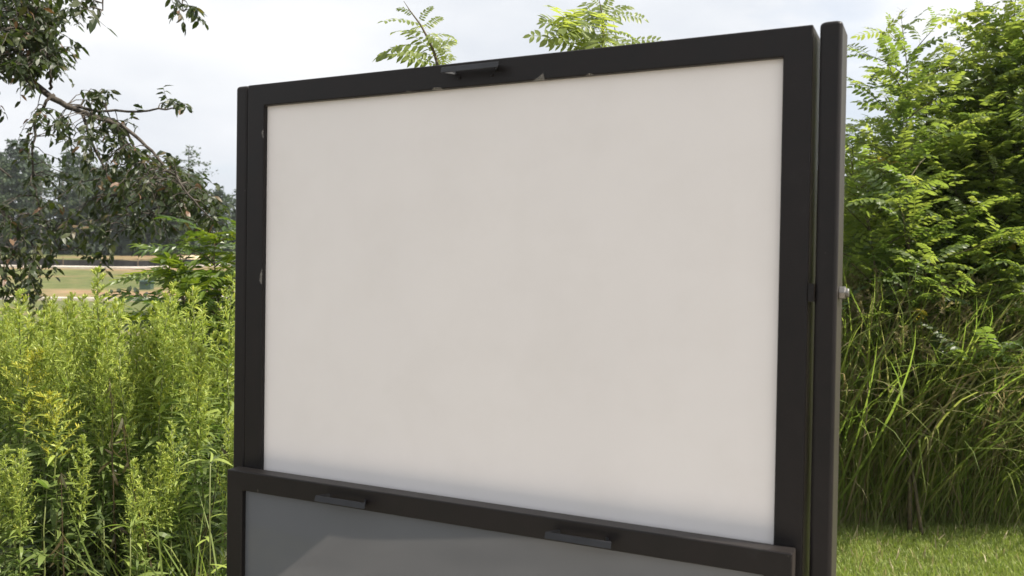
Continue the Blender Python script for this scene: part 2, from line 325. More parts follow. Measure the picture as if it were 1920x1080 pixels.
# green utility cabinet in the field
c = at(275, 540, 46.0); z0 = float(gz(c[0], 46))
t = thing('utility_box', 'small dark green utility box standing in the field beyond the goldenrod', 'utility box', (c[0], 46, z0))
bevel(box(MB(), -0.30, 0.30, -0.22, 0.22, -0.05, 0.40).build('cabinet', MAT['boxgreen'], t), 0.02)
V = [(-0.33, -0.25, 0.402), (0.33, -0.25, 0.402), (0.33, 0.25, 0.402), (-0.33, 0.25, 0.402), (-0.30, -0.20, 0.47), (0.30, -0.20, 0.47), (0.30, 0.22, 0.50), (-0.30, 0.22, 0.50)]
MB().add(V, np.array([[0, 3, 2, 1], [4, 5, 6, 7], [0, 1, 5, 4], [1, 2, 6, 5], [2, 3, 7, 6], [3, 0, 4, 7]])).build('lid', MAT['boxgreen'], t)
box(MB(), -0.45, 0.45, -0.38, 0.38, -0.12, -0.052).build('plinth', MAT['concrete'], t)

# ------------------------------------------------------------------ the sign
U = np.array([0.896497, -0.443051, 0.0]); NF = np.array([-0.443051, -0.896497, 0.0])   # along the sign, out of its face
P0 = CAM + np.array([-0.594811, 1.948213, 0.411214])                               # top left corner of the upper frame's face
TOP = P0[2]
sign = thing('sign_board', 'black steel sign board with a blank white upper panel and a grey lower panel', 'sign', (P0[0], P0[1], 0))
sign.matrix_world = Matrix(((U[0], -NF[0], 0, P0[0]), (U[1], -NF[1], 0, P0[1]), (0, 0, 1, 0), (0, 0, 0, 1)))
# local axes: x along the sign, -y out of the face, z up
def Z(h): return TOP - h
def frame(x0, x1, y0, y1, h0, h1, bar, bart, name, barb=None):
    """one welded rectangular frame of flat-faced tube"""
    barb = barb or bart; b = MB(); z0, z1 = Z(h1), Z(h0)
    ox = [(x0, z0), (x1, z0), (x1, z1), (x0, z1)]; ix = [(x0 + bar, z0 + barb), (x1 - bar, z0 + barb), (x1 - bar, z1 - bart), (x0 + bar, z1 - bart)]
    V = [(x, y, z) for y in (y0, y1) for (x, z) in ox + ix]
    F = []
    for k in range(4):
        k2 = (k + 1) % 4
        F += [[k, k2, 4 + k2, 4 + k], [8 + k, 12 + k, 12 + k2, 8 + k2], [k, 8 + k, 8 + k2, k2], [4 + k, 4 + k2, 12 + k2, 12 + k]]
    o = b.add(V, np.array(F)).build(name, MAT['steel'], sign); return bevel(o, 0.0025, 3)
T = 0.042
frame(0.0, 1.2, 0.0, 0.088, 0.0, 0.93, 0.0465, 0.0483, 'upper_frame')
box(MB(), 0.0455, 1.1545, 0.012, 0.018, Z(0.89), Z(0.0473)).build('upper_panel', MAT['panel_white'], sign)
frame(-0.010, 1.190, -T, -0.004, 0.851, 1.72, 0.044, 0.042, 'lower_frame')
box(MB(), 0.033, 1.147, -T + 0.012, -T + 0.018, Z(1.68), Z(0.892)).build('lower_panel', MAT['panel_grey'], sign)
def post(x0, x1, top):
    b = MB(); y0, y1 = 0.002, 0.088; r = 0.008; cx, cy = (x0 + x1) / 2, (y0 + y1) / 2; hw, hd = (x1 - x0) / 2, (y1 - y0) / 2
    ring = []
    for (sx, sy, a0) in ((1, 1, 0), (-1, 1, 90), (-1, -1, 180), (1, -1, 270)):
        for a in np.linspace(a0, a0 + 90, 6): ring.append((sx * (hw - r) + r * math.cos(R(a)), sy * (hd - r) + r * math.sin(R(a))))
    ring = np.array(ring); n = len(ring); V = []
    lev = [(-0.2, 1.0), (top - 0.006, 1.0), (top - 0.002, 0.93), (top, 0.80)]
    for z, s_ in lev:
        for q in ring: V.append((cx + q[0] - (1 - s_) * 0.02 * np.sign(q[0]), cy + q[1] - (1 - s_) * 0.02 * np.sign(q[1]), z))
    F = [[k * n + j, k * n + (j + 1) % n, (k + 1) * n + (j + 1) % n, (k + 1) * n + j] for k in range(3) for j in range(n)]
    b.add(V, [np.array(F), (np.arange(n) + 3 * n)[None]])
    o = b.build('post', MAT['steel'], sign, smooth_shade=True)
    md = o.modifiers.new('ws', 'WEIGHTED_NORMAL'); md.keep_sharp = True
    return o
post(-0.0385, -0.0025, Z(-0.0005)); post(1.2095, 1.2445, Z(-0.003))
def handle(xc, h, yface, w_=0.125):
    """flat bar pull: two splayed legs and a bar, slightly tipped up"""
    b = MB(); z = Z(h); d = 0.028; t_ = 0.004; hh = 0.0115
    prof = [(-w_ / 2 + 0.016, 0.0), (-w_ / 2, -d), (w_ / 2, -d), (w_ / 2 - 0.016, 0.0)]
    inn = [(-w_ / 2 + 0.016 + t_, 0.0), (-w_ / 2 + t_ * 1.2, -d + t_), (w_ / 2 - t_ * 1.2, -d + t_), (w_ / 2 - 0.016 - t_, 0.0)]
    V = []
    for (zz, sh) in ((-hh / 2, 0.0), (hh / 2, 0.0035)):
        for (x, y) in prof + inn: V.append((xc + x, yface + min(y + sh * (1 if y < -0.01 else 0), 0.0), z + zz))
    F = []
    for k in range(3):
        F += [[k, k + 1, 9 + k, 8 + k], [4 + k, 12 + k, 13 + k, 5 + k], [k, 4 + k, 5 + k, k + 1], [8 + k, 9 + k, 13 + k, 12 + k]]
    F += [[0, 8, 12, 4], [3, 7, 15, 11]]
    o = bevel(b.add(V, np.array(F)).build('handle', MAT['handle'], sign), 0.001, 2)
    for s_ in (-1, 1):
        MB().tube([(xc + s_ * (w_ / 2 - 0.026), yface - 0.0002, z - 0.012), (xc + s_ * (w_ / 2 - 0.026), yface - 0.0028, z - 0.012)], [0.0042, 0.0034], 8).build('rivet', MAT['steel'], o)
handle(0.578, 0.018, 0.0); handle(0.317, 0.876, -T); handle(0.832, 0.876, -T)
# locking bolt through the right post
b = MB(); b.tube([(1.195, 0.030, Z(0.434)), (1.2600, 0.030, Z(0.434))], 0.0075, 14)
bolt = bevel(b.build('bolt', MAT['galv'], sign), 0.001, 2)
bevel(MB().tube([(1.2448, 0.030, Z(0.434)), (1.2550, 0.030, Z(0.434))], 0.0115, 6).build('nut', MAT['galv'], bolt), 0.0008, 1)
box(MB(), 1.2002, 1.2092, -0.001, 0.036, Z(0.449), Z(0.420)).build('guide_block', MAT['steel'], sign)
# torn scraps of protective film and glue along the edges of the panels
def scrap(pts, y=-0.0012, lift=0.004):
    V = [(x, y - lift * l, Z(h)) for (x, h, l) in pts] + [(x, y - lift * l + 0.0004, Z(h)) for (x, h, l) in pts]
    n = len(pts); F = [np.arange(n)[None], (np.arange(n)[::-1] + n)[None], np.array([[k, k + n, (k + 1) % n + n, (k + 1) % n] for k in range(n)])]
    MB().add(V, F).build('film_scrap', MAT['film'], sign)
scrap([(0.700, 0.0505, 0), (0.715, 0.0425, 0.6), (0.724, 0.0375, 1), (0.7255, 0.050, 0)])
scrap([(0.480, 0.0500, 0), (0.486, 0.0455, 1), (0.500, 0.0460, 0.8), (0.508, 0.0500, 0)])
scrap([(0.0470, 0.102, 0), (0.0445, 0.108, 1), (0.0448, 0.113, 0.6), (0.0470, 0.120, 0)])
scrap([(0.0480, 0.408, 0), (0.0452, 0.418, 0.8), (0.0442, 0.434, 1), (0.0455, 0.441, 0.6), (0.0472, 0.444, 0)])
scrap([(0.420, 0.0490, 0), (0.424, 0.0462, 1), (0.431, 0.0490, 0)]); scrap([(0.808, 0.0490, 0), (0.815, 0.0455, 1), (0.824, 0.0490, 0)])
GLUE = noise_mat('dried_glue', (0.22, 0.18, 0.12), (0.38, 0.33, 0.25), 40, 0.6)
for x in list(np.linspace(0.06, 0.44, 11) + rng.normal(0, 0.008, 11)) + [1.03, 1.10]:     # dried glue under the top rail of the lower frame
    w_ = rng.uniform(0.008, 0.03); q = np.linspace(0, 1, 7)
    MB().tube(np.stack([x + w_ * q, -T + 0.0105 + 0 * q, Z(0.8930) - rng.uniform(0, 0.0016, 7) * np.sin(np.pi * q)], 1), 0.0009 + 0.0006 * np.sin(np.pi * q), 5).build('glue_bead', GLUE, sign)

# paving to the left of and behind the viewer, mirrored in the grey lower panel
def poly_sheet(name, pts, mat, dz):
    V = [(x, y, float(gz(x, y)) + dz) for x, y in pts] + [(x, y, float(gz(x, y)) - 0.05) for x, y in pts]; n = len(pts)
    return tag(MB().add(V, [np.arange(n)[None], np.array([[k, k + n, (k + 1) % n + n, (k + 1) % n] for k in range(n)])]).build(name, mat), kind='structure')
poly_sheet('concrete_path', [(-3.45, 0.33), (-3.32, 0.25), (-3.17, 0.07), (-2.98, -0.25), (-2.78, -0.58), (-2.45, -0.95), (-2.0, -1.35), (-1.2, -1.85), (0.2, -2.3), (4.5, -3.2), (4.6, -1.2), (1.6, 0.0), (0.2, 0.55), (-1.6, 0.95), (-2.95, 0.85)], MAT['concrete'], 0.03)
poly_sheet('road', [(-3.52, 0.42), (-3.38, 0.22), (-3.22, 0.02), (-3.03, -0.31), (-2.83, -0.64), (-2.50, -1.02), (-2.04, -1.43), (-1.23, -1.94), (0.2, -2.4), (4.5, -3.3), (14, -5), (14, -10), (-14, -10), (-14, 2.6), (-9, 1.9)], MAT['asphalt'], 0.008)

# ------------------------------------------------------------------ leaf templates (axis +Y, face +Z, unit length)
def tmpl(V, *F): return (np.array(V, float), [np.array(f) for f in F])
def oval(wd=0.2, fold=0.05, droop=0.05):
    V = [(0, 0, 0), (-wd, 0.3, fold), (-wd * 0.9, 0.68, fold - droop), (0, 1, -droop * 1.6), (wd * 0.9, 0.68, fold - droop), (wd, 0.3, fold), (0, 0.5, 0)]
    return tmpl(V, [[0, 6, 1], [0, 5, 6], [3, 2, 6], [3, 6, 4], [1, 6, 2], [6, 5, 4]])
def lance(wd=0.06, droop=0.3, seg=4, fold=0.02, curl=0.0):
    V = []; a = 0; y = z = 0; st = 1.0 / seg
    for k in range(seg + 1):
        s_ = k / seg; wk = wd * math.sin(math.pi * min(0.96, 0.12 + 0.86 * s_)) ** 0.8 if k < seg else 0.002
        V += [(-wk, y, z + fold * wk / wd), (wk, y, z + fold * wk / wd)]
        a = -droop * (s_ + 0.5 / seg) * 2; y += st * math.cos(a); z += st * math.sin(a)
    return tmpl(V, [[2 * k, 2 * k + 1, 2 * k + 3, 2 * k + 2] for k in range(seg)])
def blade(seg=7, wd=0.006, bend=1.2, pw=1.5):
    """grass blade growing up +Z and arching over towards +Y, unit length"""
    V = []; y = z = 0
    for k in range(seg + 1):
        s_ = k / seg; wk = wd * min(1, 0.6 + 1.6 * s_) * (1 - s_ ** 3 * 0.97)
        V += [(-wk, y, z), (wk, y, z)]
        a = bend * s_ ** pw; y += math.sin(a) / seg; z += math.cos(a) / seg
    return tmpl(V, [[2 * k, 2 * k + 1, 2 * k + 3, 2 * k + 2] for k in range(seg)])
def compound(pairs=8, ll=0.19, lw=0.36, arch=0.35, taper=0.25, fold=0.12, hang=0.2, jit=0.12, seed=0, tipleaf=True, angle=75):
    """pinnate leaf, unit length: rachis with paired leaflets. Last value: fraction along the leaf of every vertex"""
    g = np.random.default_rng(seed); mb = MB(); n = 9
    s_ = np.linspace(0, 1, n); a = 0.25 - arch * s_ * 2.2
    y = np.concatenate([[0], np.cumsum(np.cos(a))[:-1]]) / (n - 1); z = np.concatenate([[0], np.cumsum(np.sin(a))[:-1]]) / (n - 1)
    Vr = []; 
    for k in range(n): Vr += [(-0.006, y[k], z[k]), (0.006, y[k], z[k])]
    mb.add(Vr, np.array([[2 * k, 2 * k + 1, 2 * k + 3, 2 * k + 2] for k in range(n - 1)]))
    lt = oval(lw / 2, 0.06, 0.06)
    X = []; Yv = []; Zv = []; O = []
    pos = np.linspace(0.16, 0.95, pairs)
    for i_, q in enumerate(pos):
        o = np.array([0, np.interp(q, s_, y), np.interp(q, s_, z)]); sc = ll * (1 - taper * abs(q - 0.45) * 1.6)
        for sg in (-1, 1):
            if g.random() < 0.03: continue
            an = R(angle + g.normal(0, 7)) - q * 0.3; d = unit(np.array([sg * math.sin(an), math.cos(an), -hang + g.normal(0, jit)]))
            up = unit(np.array([sg * g.normal(0.1, 0.15), g.normal(0, 0.15), 1])); x = unit(np.cross(d, up)); u2 = np.cross(x, d); k = sc * g.uniform(0.85, 1.1)
            X.append(x * k); Yv.append(d * k); Zv.append(u2 * k); O.append(o)
    if tipleaf:
        d = unit([g.normal(0, .1), 1, -arch * 1.4]); x = unit(np.cross(d, [0, 0, 1])); X.append(x * ll * 0.9); Yv.append(d * ll * 0.9); Zv.append(np.cross(x, d) * ll * 0.9); O.append([0, y[-1], z[-1]])
    mb.inst(lt, np.array(X), np.array(Yv), np.array(Zv), np.array(O), np.zeros(len(O)))
    V = np.concatenate(mb.v); return (V, mb.f)
def axes(d, up, scale, roll=None):
    """leaf frames: axis d, face towards up"""
    d = unit(d); up = np.broadcast_to(up, d.shape); x = unit(np.cross(d, up)); z = np.cross(x, d)
    if roll is not None:
        c_, s_ = np.cos(roll)[:, None], np.sin(roll)[:, None]; x, z = x * c_ + z * s_, z * c_ - x * s_
    sc = np.broadcast_to(np.asarray(scale, float), (len(d),))[:, None]
    return x * sc, d * sc, z * sc
def scatter(mb, temps, d, up, scale, O, tint, rollsd=0.3):
    """instances split at random over several templates"""
    n = len(O); pick = rng.integers(0, len(temps), n); scale = np.broadcast_to(scale, (n,)); tint = np.broadcast_to(tint, (n,))
    X, Yv, Zv = axes(d, up, scale, rng.normal(0, rollsd, n))
    for k, T_ in enumerate(temps):
        q = pick == k; mb.inst(T_, X[q], Yv[q], Zv[q], O[q], tint[q])
def curve(p0, d0, length, n=10, droop=0.0, wob=0.05, up=0.0):
    pts = [np.array(p0, float)]; d = unit(np.array(d0, float)); st = length / (n - 1)
    for k in range(n - 1):
        d = unit(d + rng.normal(0, wob, 3) + np.array([0, 0, up - droop]) / (n - 1)); pts.append(pts[-1] + d * st)
    return np.array(pts)
def along(pts, s_):
    n = len(pts); f = s_ * (n - 1); i = np.minimum(f.astype(int), n - 2); t_ = (f - i)[:, None]
    return pts[i] * (1 - t_) + pts[i + 1] * t_, unit(pts[i + 1] - pts[i])

# ------------------------------------------------------------------ black locust and other pinnate bushes
LOC = [compound(p_, 0.205, 0.46, a_, 0.2, hang=h_, seed=s_) for s_, (p_, a_, h_) in enumerate([(8, 0.25, 0.15), (9, 0.4, 0.3), (7, 0.15, 0.05), (8, 0.5, 0.4)])]
SUM = [compound(p_, 0.34, 0.26, a_, 0.3, hang=h_, seed=20 + s_, angle=65) for s_, (p_, a_, h_) in enumerate([(7, 0.4, 0.3), (8, 0.6, 0.4), (6, 0.3, 0.2)])]
def pinnate_bush(name, label, cat, base, stems, temps, mat, leaf=0.2, group=None, leaf_step=0.05, side=0.75, bare=0.3, droop=0.25, sidestep=0.13, upness=0.35, fine_tips=True):
    """stems: list of (lean_x, lean_y, height). Every stem carries leafy side shoots"""
    t = thing(name, label, cat, base, group); wood = MB(); fol = MB(); tips = wood
    for (lx, ly, h) in stems:
        p0 = np.array([rng.normal(0, 0.05), rng.normal(0, 0.05), -0.05]); n = 14
        s_ = np.linspace(0, 1, n)[:, None]; end = np.array([lx, ly, h])
        pts = p0 + (end - p0) * s_ + np.array([lx, ly, 0]) * 0.25 * (s_ ** 2 - s_) + rng.normal(0, 0.012, (n, 3)) * s_
        wood.tube(pts, np.interp(np.linspace(0, 1, n), [0, 1], [0.009 * h / 2.4 + 0.003, 0.0022]), 6)
        shoots = [(pts, max(bare, 0.25), h)]
        q = bare; a = rng.uniform(0, 6.28)
        while q < 0.96:
            a += 2.4 + rng.normal(0, 0.4); L_ = side * (1 - 0.75 * max(0, (q - 0.35) / 0.65)) * rng.uniform(0.7, 1.15) * min(1, h / 2.2)
            o, dd = along(pts, np.array([q])); d0 = np.array([math.cos(a), math.sin(a), 0.55 + 0.5 * q])
            sh = curve(o[0], d0, L_, 8, droop=0.5, wob=0.06); wood.tube(sh, np.linspace(0.0042, 0.0014, 8), 5)
            shoots.append((sh, 0.12, L_)); q += sidestep / h * rng.uniform(0.7, 1.3)
        for (sp, s0, L_) in shoots:
            k = max(3, int(L_ * (1 - s0) / leaf_step)); sv = np.linspace(s0, 1.0, k) ; o, dd = along(sp, np.clip(sv + rng.normal(0, 0.01, k), 0, 1))
            al = np.arange(k) * 2.4 + rng.uniform(0, 6); out_ = np.stack([np.cos(al), np.sin(al), np.full(k, 0.0)], 1)
            d = unit(out_ + dd * 0.55 + np.array([0, 0, upness]) * (0.3 + 0.9 * sv[:, None]) + rng.normal(0, 0.15, (k, 3)) - np.array([0, 0, droop]) * (1 - sv[:, None]))
            sc = leaf * rng.uniform(0.7, 1.15, k) * np.interp(sv, [0, 0.8, 0.97, 1], [0.9, 1, 0.7, 0.4])
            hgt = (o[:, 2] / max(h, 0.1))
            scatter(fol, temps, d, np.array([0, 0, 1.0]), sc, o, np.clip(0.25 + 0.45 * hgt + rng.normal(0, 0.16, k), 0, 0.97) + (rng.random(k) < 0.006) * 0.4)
        if fine_tips:
            tp = curve(pts[-1], pts[-1] - pts[-2], 0.12, 6, wob=0.1); tips.tube(tp, np.linspace(0.002, 0.0008, 6), 4)
            for q in (2, 3, 4): 
                for sg in (-1, 1): tips.tube([tp[q], tp[q] + np.array([sg * 0.02, rng.normal(0, .01), 0.025]), tp[q] + np.array([sg * 0.035, 0, 0.03])], 0.0007, 3)
    wood.build('stem', MAT['shoot'], t, True); fol.build('foliage', mat, t)
    return t
def gp(px, Y, dz=0.0):
    c = at(px, 540, Y); return (c[0], Y, float(gz(c[0], Y)) + dz)

# behind the sign, only the tops show above its upper rail
def sprig(label, px, Y, stems, fronds, extra=0, box_=None):
    """young locust: stems and single fronds, each frond (start, tip, length factor)"""
    b0 = gp(px, Y); t = thing('locust_sapling', label, 'sapling', b0, 'locust saplings behind the sign'); O = np.array(b0); wood = MB(); fol = MB()
    for st in stems:
        P = [np.zeros(3) + rng.normal(0, 0.01, 3) * [1, 1, 0]]
        P += [at(a, c, Y + dy) - O for a, c, dy in st]; P = np.array(P); n = 24; i = np.linspace(0, len(P) - 1, n)
        P = np.stack([np.interp(i, np.arange(len(P)), P[:, k]) for k in range(3)], 1); P[1:-1] = (P[:-2] + 2 * P[1:-1] + P[2:]) / 4
        wood.tube(P, np.linspace(0.008, 0.0006, n) ** 1.0, 6)
        k = 20; sv = np.linspace(0.05, 0.17, k); o, dd = along(P, sv); al = np.arange(k) * 2.4
        scatter(fol, LOC, unit(np.stack([np.cos(al), np.sin(al), np.full(k, 0.2)], 1)), np.array([0, 0, 1.0]), 0.19 * rng.uniform(0.8, 1.1, k), o, rng.uniform(0.2, 0.6, k))
    fr = list(fronds)
    for _ in range(extra):
        a = rng.uniform(box_[0], box_[1]); c = rng.uniform(box_[2], box_[3]); fr.append((a, c, a + rng.normal(0, 46), c + rng.normal(4, 26), rng.normal(0, 0.1), rng.uniform(0.6, 0.97)))
    for (a, c, a2, c2, dy, ti) in fr:
        p = at(a, c, Y) - O; q = at(a2, c2, Y + dy) - O; d = q - p; L_ = np.linalg.norm(d)
        X, Yv, Zv = axes(unit(d + np.array([0, 0, 0.10 * L_]))[None], unit(np.array([rng.normal(0, .25), -1.1 + rng.normal(0, .35), 1.0])), L_ * 1.12); X *= 1.3; fol.inst(LOC[int(rng.integers(0, 4))], X, Yv, Zv, p[None], np.array([min(0.96, ti + 0.2)]))
    wood.build('stem', MAT['shoot'], t, True); fol.build('foliage', MAT['locust'], t); return t
sprig('slender locust sapling whose few leaf sprays rise above the sign left of centre', 812, 2.75, [[(830, 300, 0), (822, 125, 0), (812, 92, 0), (790, 48, 0), (770, 22, 0), (757, 2, 0)]],
      [(813, 92, 714, 92, 0.02, 0.7), (820, 120, 728, 114, 0.05, 0.6), (792, 46, 728, 48, -0.05, 0.9), (815, 100, 766, 76, 0.06, 0.8), (822, 122, 770, 124, -0.05, 0.8), (808, 70, 850, 66, 0.06, 0.97), (818, 110, 745, 100, -0.04, 0.9), (800, 62, 745, 68, 0.03, 0.95), (810, 84, 846, 88, -0.03, 0.95), (796, 54, 826, 34, 0.02, 0.95), (800, 60, 836, 98, -0.03, 0.96), (806, 72, 826, 116, 0.03, 0.97), (820, 104, 850, 74, 0.04, 0.95), (786, 42, 806, 12, 0, 0.6),
       (776, 30, 748, 14, 0, 0.5), (822, 124, 850, 112, 0.04, 0.9), (795, 52, 768, 60, 0.08, 0.95)])
sprig('bushier locust sapling whose leafy top rises above the middle of the sign', 1110, 2.9, [[(1120, 260, 0), (1128, 115, 0), (1132, 60, 0), (1128, 20, 0), (1122, -6, 0)], [(1080, 250, 0.05), (1088, 100, 0.05), (1092, 62, 0.05)], [(1165, 240, 0.1), (1160, 90, 0.1), (1150, 40, 0.1)]],
      [(1100, 66, 1026, 60, 0.05, 0.6), (1090, 82, 1005, 84, 0.0, 0.7), (1120, 96, 1045, 100, 0.05, 0.95), (1135, 36, 1100, 22, 0.05, 0.5), (1140, 30, 1200, 42, 0.02, 0.96), (1135, 58, 1196, 72, -0.03, 0.6), (1132, 36, 1180, 6, 0.03, 0.8),
       (1120, 50, 1040, 72, -0.08, 0.8), (1130, 26, 1150, -8, 0, 0.97), (1126, 10, 1100, -6, 0, 0.8), (1125, 75, 1090, 105, -0.1, 0.97), (1140, 70, 1170, 100, -0.1, 0.9)], 40, (1050, 1160, 42, 112))
# the thicket to the right
LB = [  # px, Y, label, stems
    (1722, 4.8, 'locust sapling with a thin leaning stem, leftmost of the thicket right of the sign', [(-0.12, 0.0, 3.0), (-0.42, 0.1, 2.35)]),
    (1655, 5.9, 'short bushy locust close behind the right post of the sign', [(-0.05, 0.1, 2.45), (0.35, 0.1, 2.6), (-0.35, 0.0, 2.35), (0.1, -0.2, 2.2), (0.6, 0.0, 2.7), (-0.15, -0.2, 2.1)]),
    (1800, 5.3, 'locust shrub with lime green top in the middle of the right thicket', [(0.0, 0.0, 2.98), (0.3, -0.1, 2.95), (-0.25, 0.1, 2.85), (-0.5, 0.1, 2.6), (0.1, -0.35, 2.3), (-0.2, -0.3, 2.1)]),
    (1890, 5.2, 'tallest locust shrub, at the right edge of the picture, rising out of view', [(0.0, 0.0, 3.45), (0.3, -0.1, 3.3), (-0.12, 0.15, 3.2), (0.15, -0.35, 2.6), (-0.3, -0.2, 2.5)]),
    (1960, 5.9, 'dark locust shrub half hidden behind the tall one at the right edge', [(0.0, 0.0, 3.6), (0.4, -0.1, 3.4), (-0.4, 0.15, 3.3), (0.1, -0.3, 3.0)]),
    (1760, 6.6, 'shaded locust shrub at the back of the right thicket', [(0.0, 0.0, 2.9), (0.4, -0.1, 2.9), (-0.35, 0.1, 2.55)]),
    (1745, 5.15, 'low locust sprout with a bright arching leaf above the tall grass', [(-0.05, -0.05, 1.80), (-0.2, 0.0, 1.7)]),
]
for px, Y, lab, st in LB:
    Y *= 1.14; st = [(a, c, 1.6 + (h - 1.6) * 1.14) for a, c, h in st]
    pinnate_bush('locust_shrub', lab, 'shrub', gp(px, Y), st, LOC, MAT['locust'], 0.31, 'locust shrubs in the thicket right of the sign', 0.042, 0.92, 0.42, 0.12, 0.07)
# sumac between the goldenrod and the left post
SB = [(405, 4.6, 'leafy sumac with glossy compound leaves beside the left post of the sign', [(0.0, 0.0, 1.82), (-0.22, 0.05, 1.72), (0.2, 0.1, 1.8), (-0.1, -0.15, 1.5)]),
      (345, 5.1, 'smaller sumac behind the goldenrod, further left than the one by the post', [(0.0, 0.0, 1.62), (-0.15, 0.1, 1.5), (0.2, 0.0, 1.6)]),
      (560, 5.2, 'sumac hidden behind the white panel of the sign', [(0.0, 0.0, 1.9), (-0.35, 0.0, 1.7), (0.3, 0.0, 1.8)])]
for px, Y, lab, st in SB:
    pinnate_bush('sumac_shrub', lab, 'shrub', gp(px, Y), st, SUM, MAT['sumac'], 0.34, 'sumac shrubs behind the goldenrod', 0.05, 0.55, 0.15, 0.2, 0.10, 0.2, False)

# ------------------------------------------------------------------ goldenrod
LL = [lance(0.072, d_, 4, 0.015) for d_ in (0.35, 0.6, 0.95)]
LS = [lance(0.105, d_, 3, 0.0) for d_ in (-0.3, 0.15, 0.5)]
def goldenrod(H, yellow=0.0, branches=24, lean=0.06, plume=0.26):
    t = thing('goldenrod', 'x', 'goldenrod', (0, 0, 0)); n = 14; s_ = np.linspace(0, 1, n)[:, None]; a0 = rng.uniform(0, 6.28)
    ld = np.array([math.cos(a0), math.sin(a0), 0]) * lean * H
    pts = np.array([0, 0, -0.03]) + np.array([0, 0, H]) * s_ + ld * s_ ** 2 + rng.normal(0, 0.005, (n, 3)) * s_
    MB().tube(pts, np.linspace(0.0042, 0.0014, n), 5).build('stem', MAT['stalk'], t, True)
    lv = MB(); k = int(H * 85); sv = np.sort(rng.uniform(0.22, 0.97, k)); o, dd = along(pts, sv); al = np.arange(k) * 2.4 + rng.normal(0, 0.3, k)
    el = np.interp(sv, [0.1, 0.5, 1], [-0.25, 0.35, 0.9]) + rng.normal(0, 0.18, k)
    d = np.stack([np.cos(al) * np.cos(el), np.sin(al) * np.cos(el), np.sin(el)], 1)
    sc = np.interp(sv, [0.1, 0.3, 0.6, 0.8, 1], [0.06, 0.095, 0.10, 0.07, 0.035]) * rng.uniform(0.75, 1.15, k)
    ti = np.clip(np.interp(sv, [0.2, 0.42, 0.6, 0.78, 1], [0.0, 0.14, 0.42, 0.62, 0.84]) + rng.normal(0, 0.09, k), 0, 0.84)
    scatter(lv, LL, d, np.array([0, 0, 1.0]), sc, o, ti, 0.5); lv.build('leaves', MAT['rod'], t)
    pl = MB(); sv = np.linspace(1 - plume, 0.995, branches); o, dd = along(pts, sv)
    for i_ in range(branches):
        a = i_ * 2.4 + rng.normal(0, 0.3); L_ = np.interp(sv[i_], [1 - plume, 1 - plume * 0.7, 1], [0.06, 0.105, 0.018]) * rng.uniform(0.75, 1.25)
        br = curve(o[i_], (math.cos(a), math.sin(a), 0.9), L_, 6, droop=-0.7 + 1.5 * yellow, wob=0.06)
        pl.tube(br, 0.0009, 3, 0.7, False); m_ = 20; q = np.linspace(0.1, 1, m_); ob, db = along(br, q); aa = np.arange(m_) * 2.4
        d = unit(np.stack([np.cos(aa), np.sin(aa), np.full(m_, 0.3)], 1) * 0.8 + db)
        ti = np.clip(0.80 + 0.22 * yellow + rng.normal(0, 0.05, m_), 0, 1)
        scatter(pl, LS, d, np.array([0, 0, 1.0]), rng.uniform(0.015, 0.027, m_) * (1 - 0.3 * q), ob, ti, 0.6)
    pl.build('plume', MAT['rod'], t); return t
protos = [goldenrod(1.50, 0, 28, 0.02), goldenrod(1.42, 0, 30, 0.03), goldenrod(1.56, 0, 28, 0.02), goldenrod(1.36, 0, 24, 0.05), goldenrod(1.48, 0, 34, 0.02, 0.32), goldenrod(1.44, 0.0, 26, 0.06), goldenrod(1.30, 0.42, 26, 0.04, 0.2)]
KIDS = kids_of(protos)
top_px = [(-200, 560), (0, 540), (35, 530), (60, 520), (110, 515), (150, 505), (180, 494), (215, 540), (250, 560), (290, 525), (325, 522), (370, 545), (400, 560), (425, 520), (450, 530), (600, 560)]
spec = [(178, 3.15, 2, 'tallest goldenrod, its green plume reaching up to the far road line', 492, None),
        (318, 3.2, 4, 'goldenrod with a wide spiky plume, tallest of the right hand cluster', 520, None),
        (425, 3.3, 3, 'goldenrod rising close against the left post of the sign', 503, None),
        (20, 3.0, 6, 'yellow flowering goldenrod at the left edge of the picture', 640, None),
        (118, 2.85, 6, 'lower yellow flowering goldenrod in front of the green plumes', 715, None),
        (62, 3.2, 1, 'goldenrod plume standing left of the hanging branch tip', 540, None), (98, 3.35, 0, 'pale goldenrod plume right below the lowest hanging branch tip', 575, None),
        (140, 3.4, 4, 'goldenrod plume just left of the tallest one', 545, None), (205, 3.1, 0, 'goldenrod plume just right of the tallest one', 552, None),
        (232, 3.25, 5, 'goldenrod plume in the dip between the two tall clusters', 600, None), (268, 3.15, 1, 'goldenrod plume directly below the utility box', 562, None),
        (292, 3.05, 2, 'goldenrod plume just left of the widest one', 535, None), (345, 3.1, 0, 'goldenrod plume just right of the widest one', 530, None),
        (372, 3.25, 4, 'goldenrod plume in front of the sumac, second from the post', 575, None), (30, 3.3, 2, 'green goldenrod plume above the yellow flowering one', 590, None), (395, 3.0, 1, 'goldenrod plume between the sumac and the post', 640, None)]
pts_g = []
ztop = lambda px, py, Y: at(px, py, Y)[2]
def gl(px, Y, top):
    row = 'front row' if Y < 3.15 else 'second row' if Y < 3.6 else 'middle rows' if Y < 4.2 else 'back rows'
    wh = 'beyond the left edge' if px < -10 else 'at the far left edge' if px < 55 else 'below the hanging branch tips' if px < 130 else 'around the tallest plume' if px < 225 else 'below the utility box' if px < 290 else 'in front of the sumac' if px < 365 else 'nearest the left post' if px < 450 else 'behind the sign'
    return ('short' if top > 620 else 'tall') + ' green goldenrod in the ' + row + ' ' + wh
used = set()
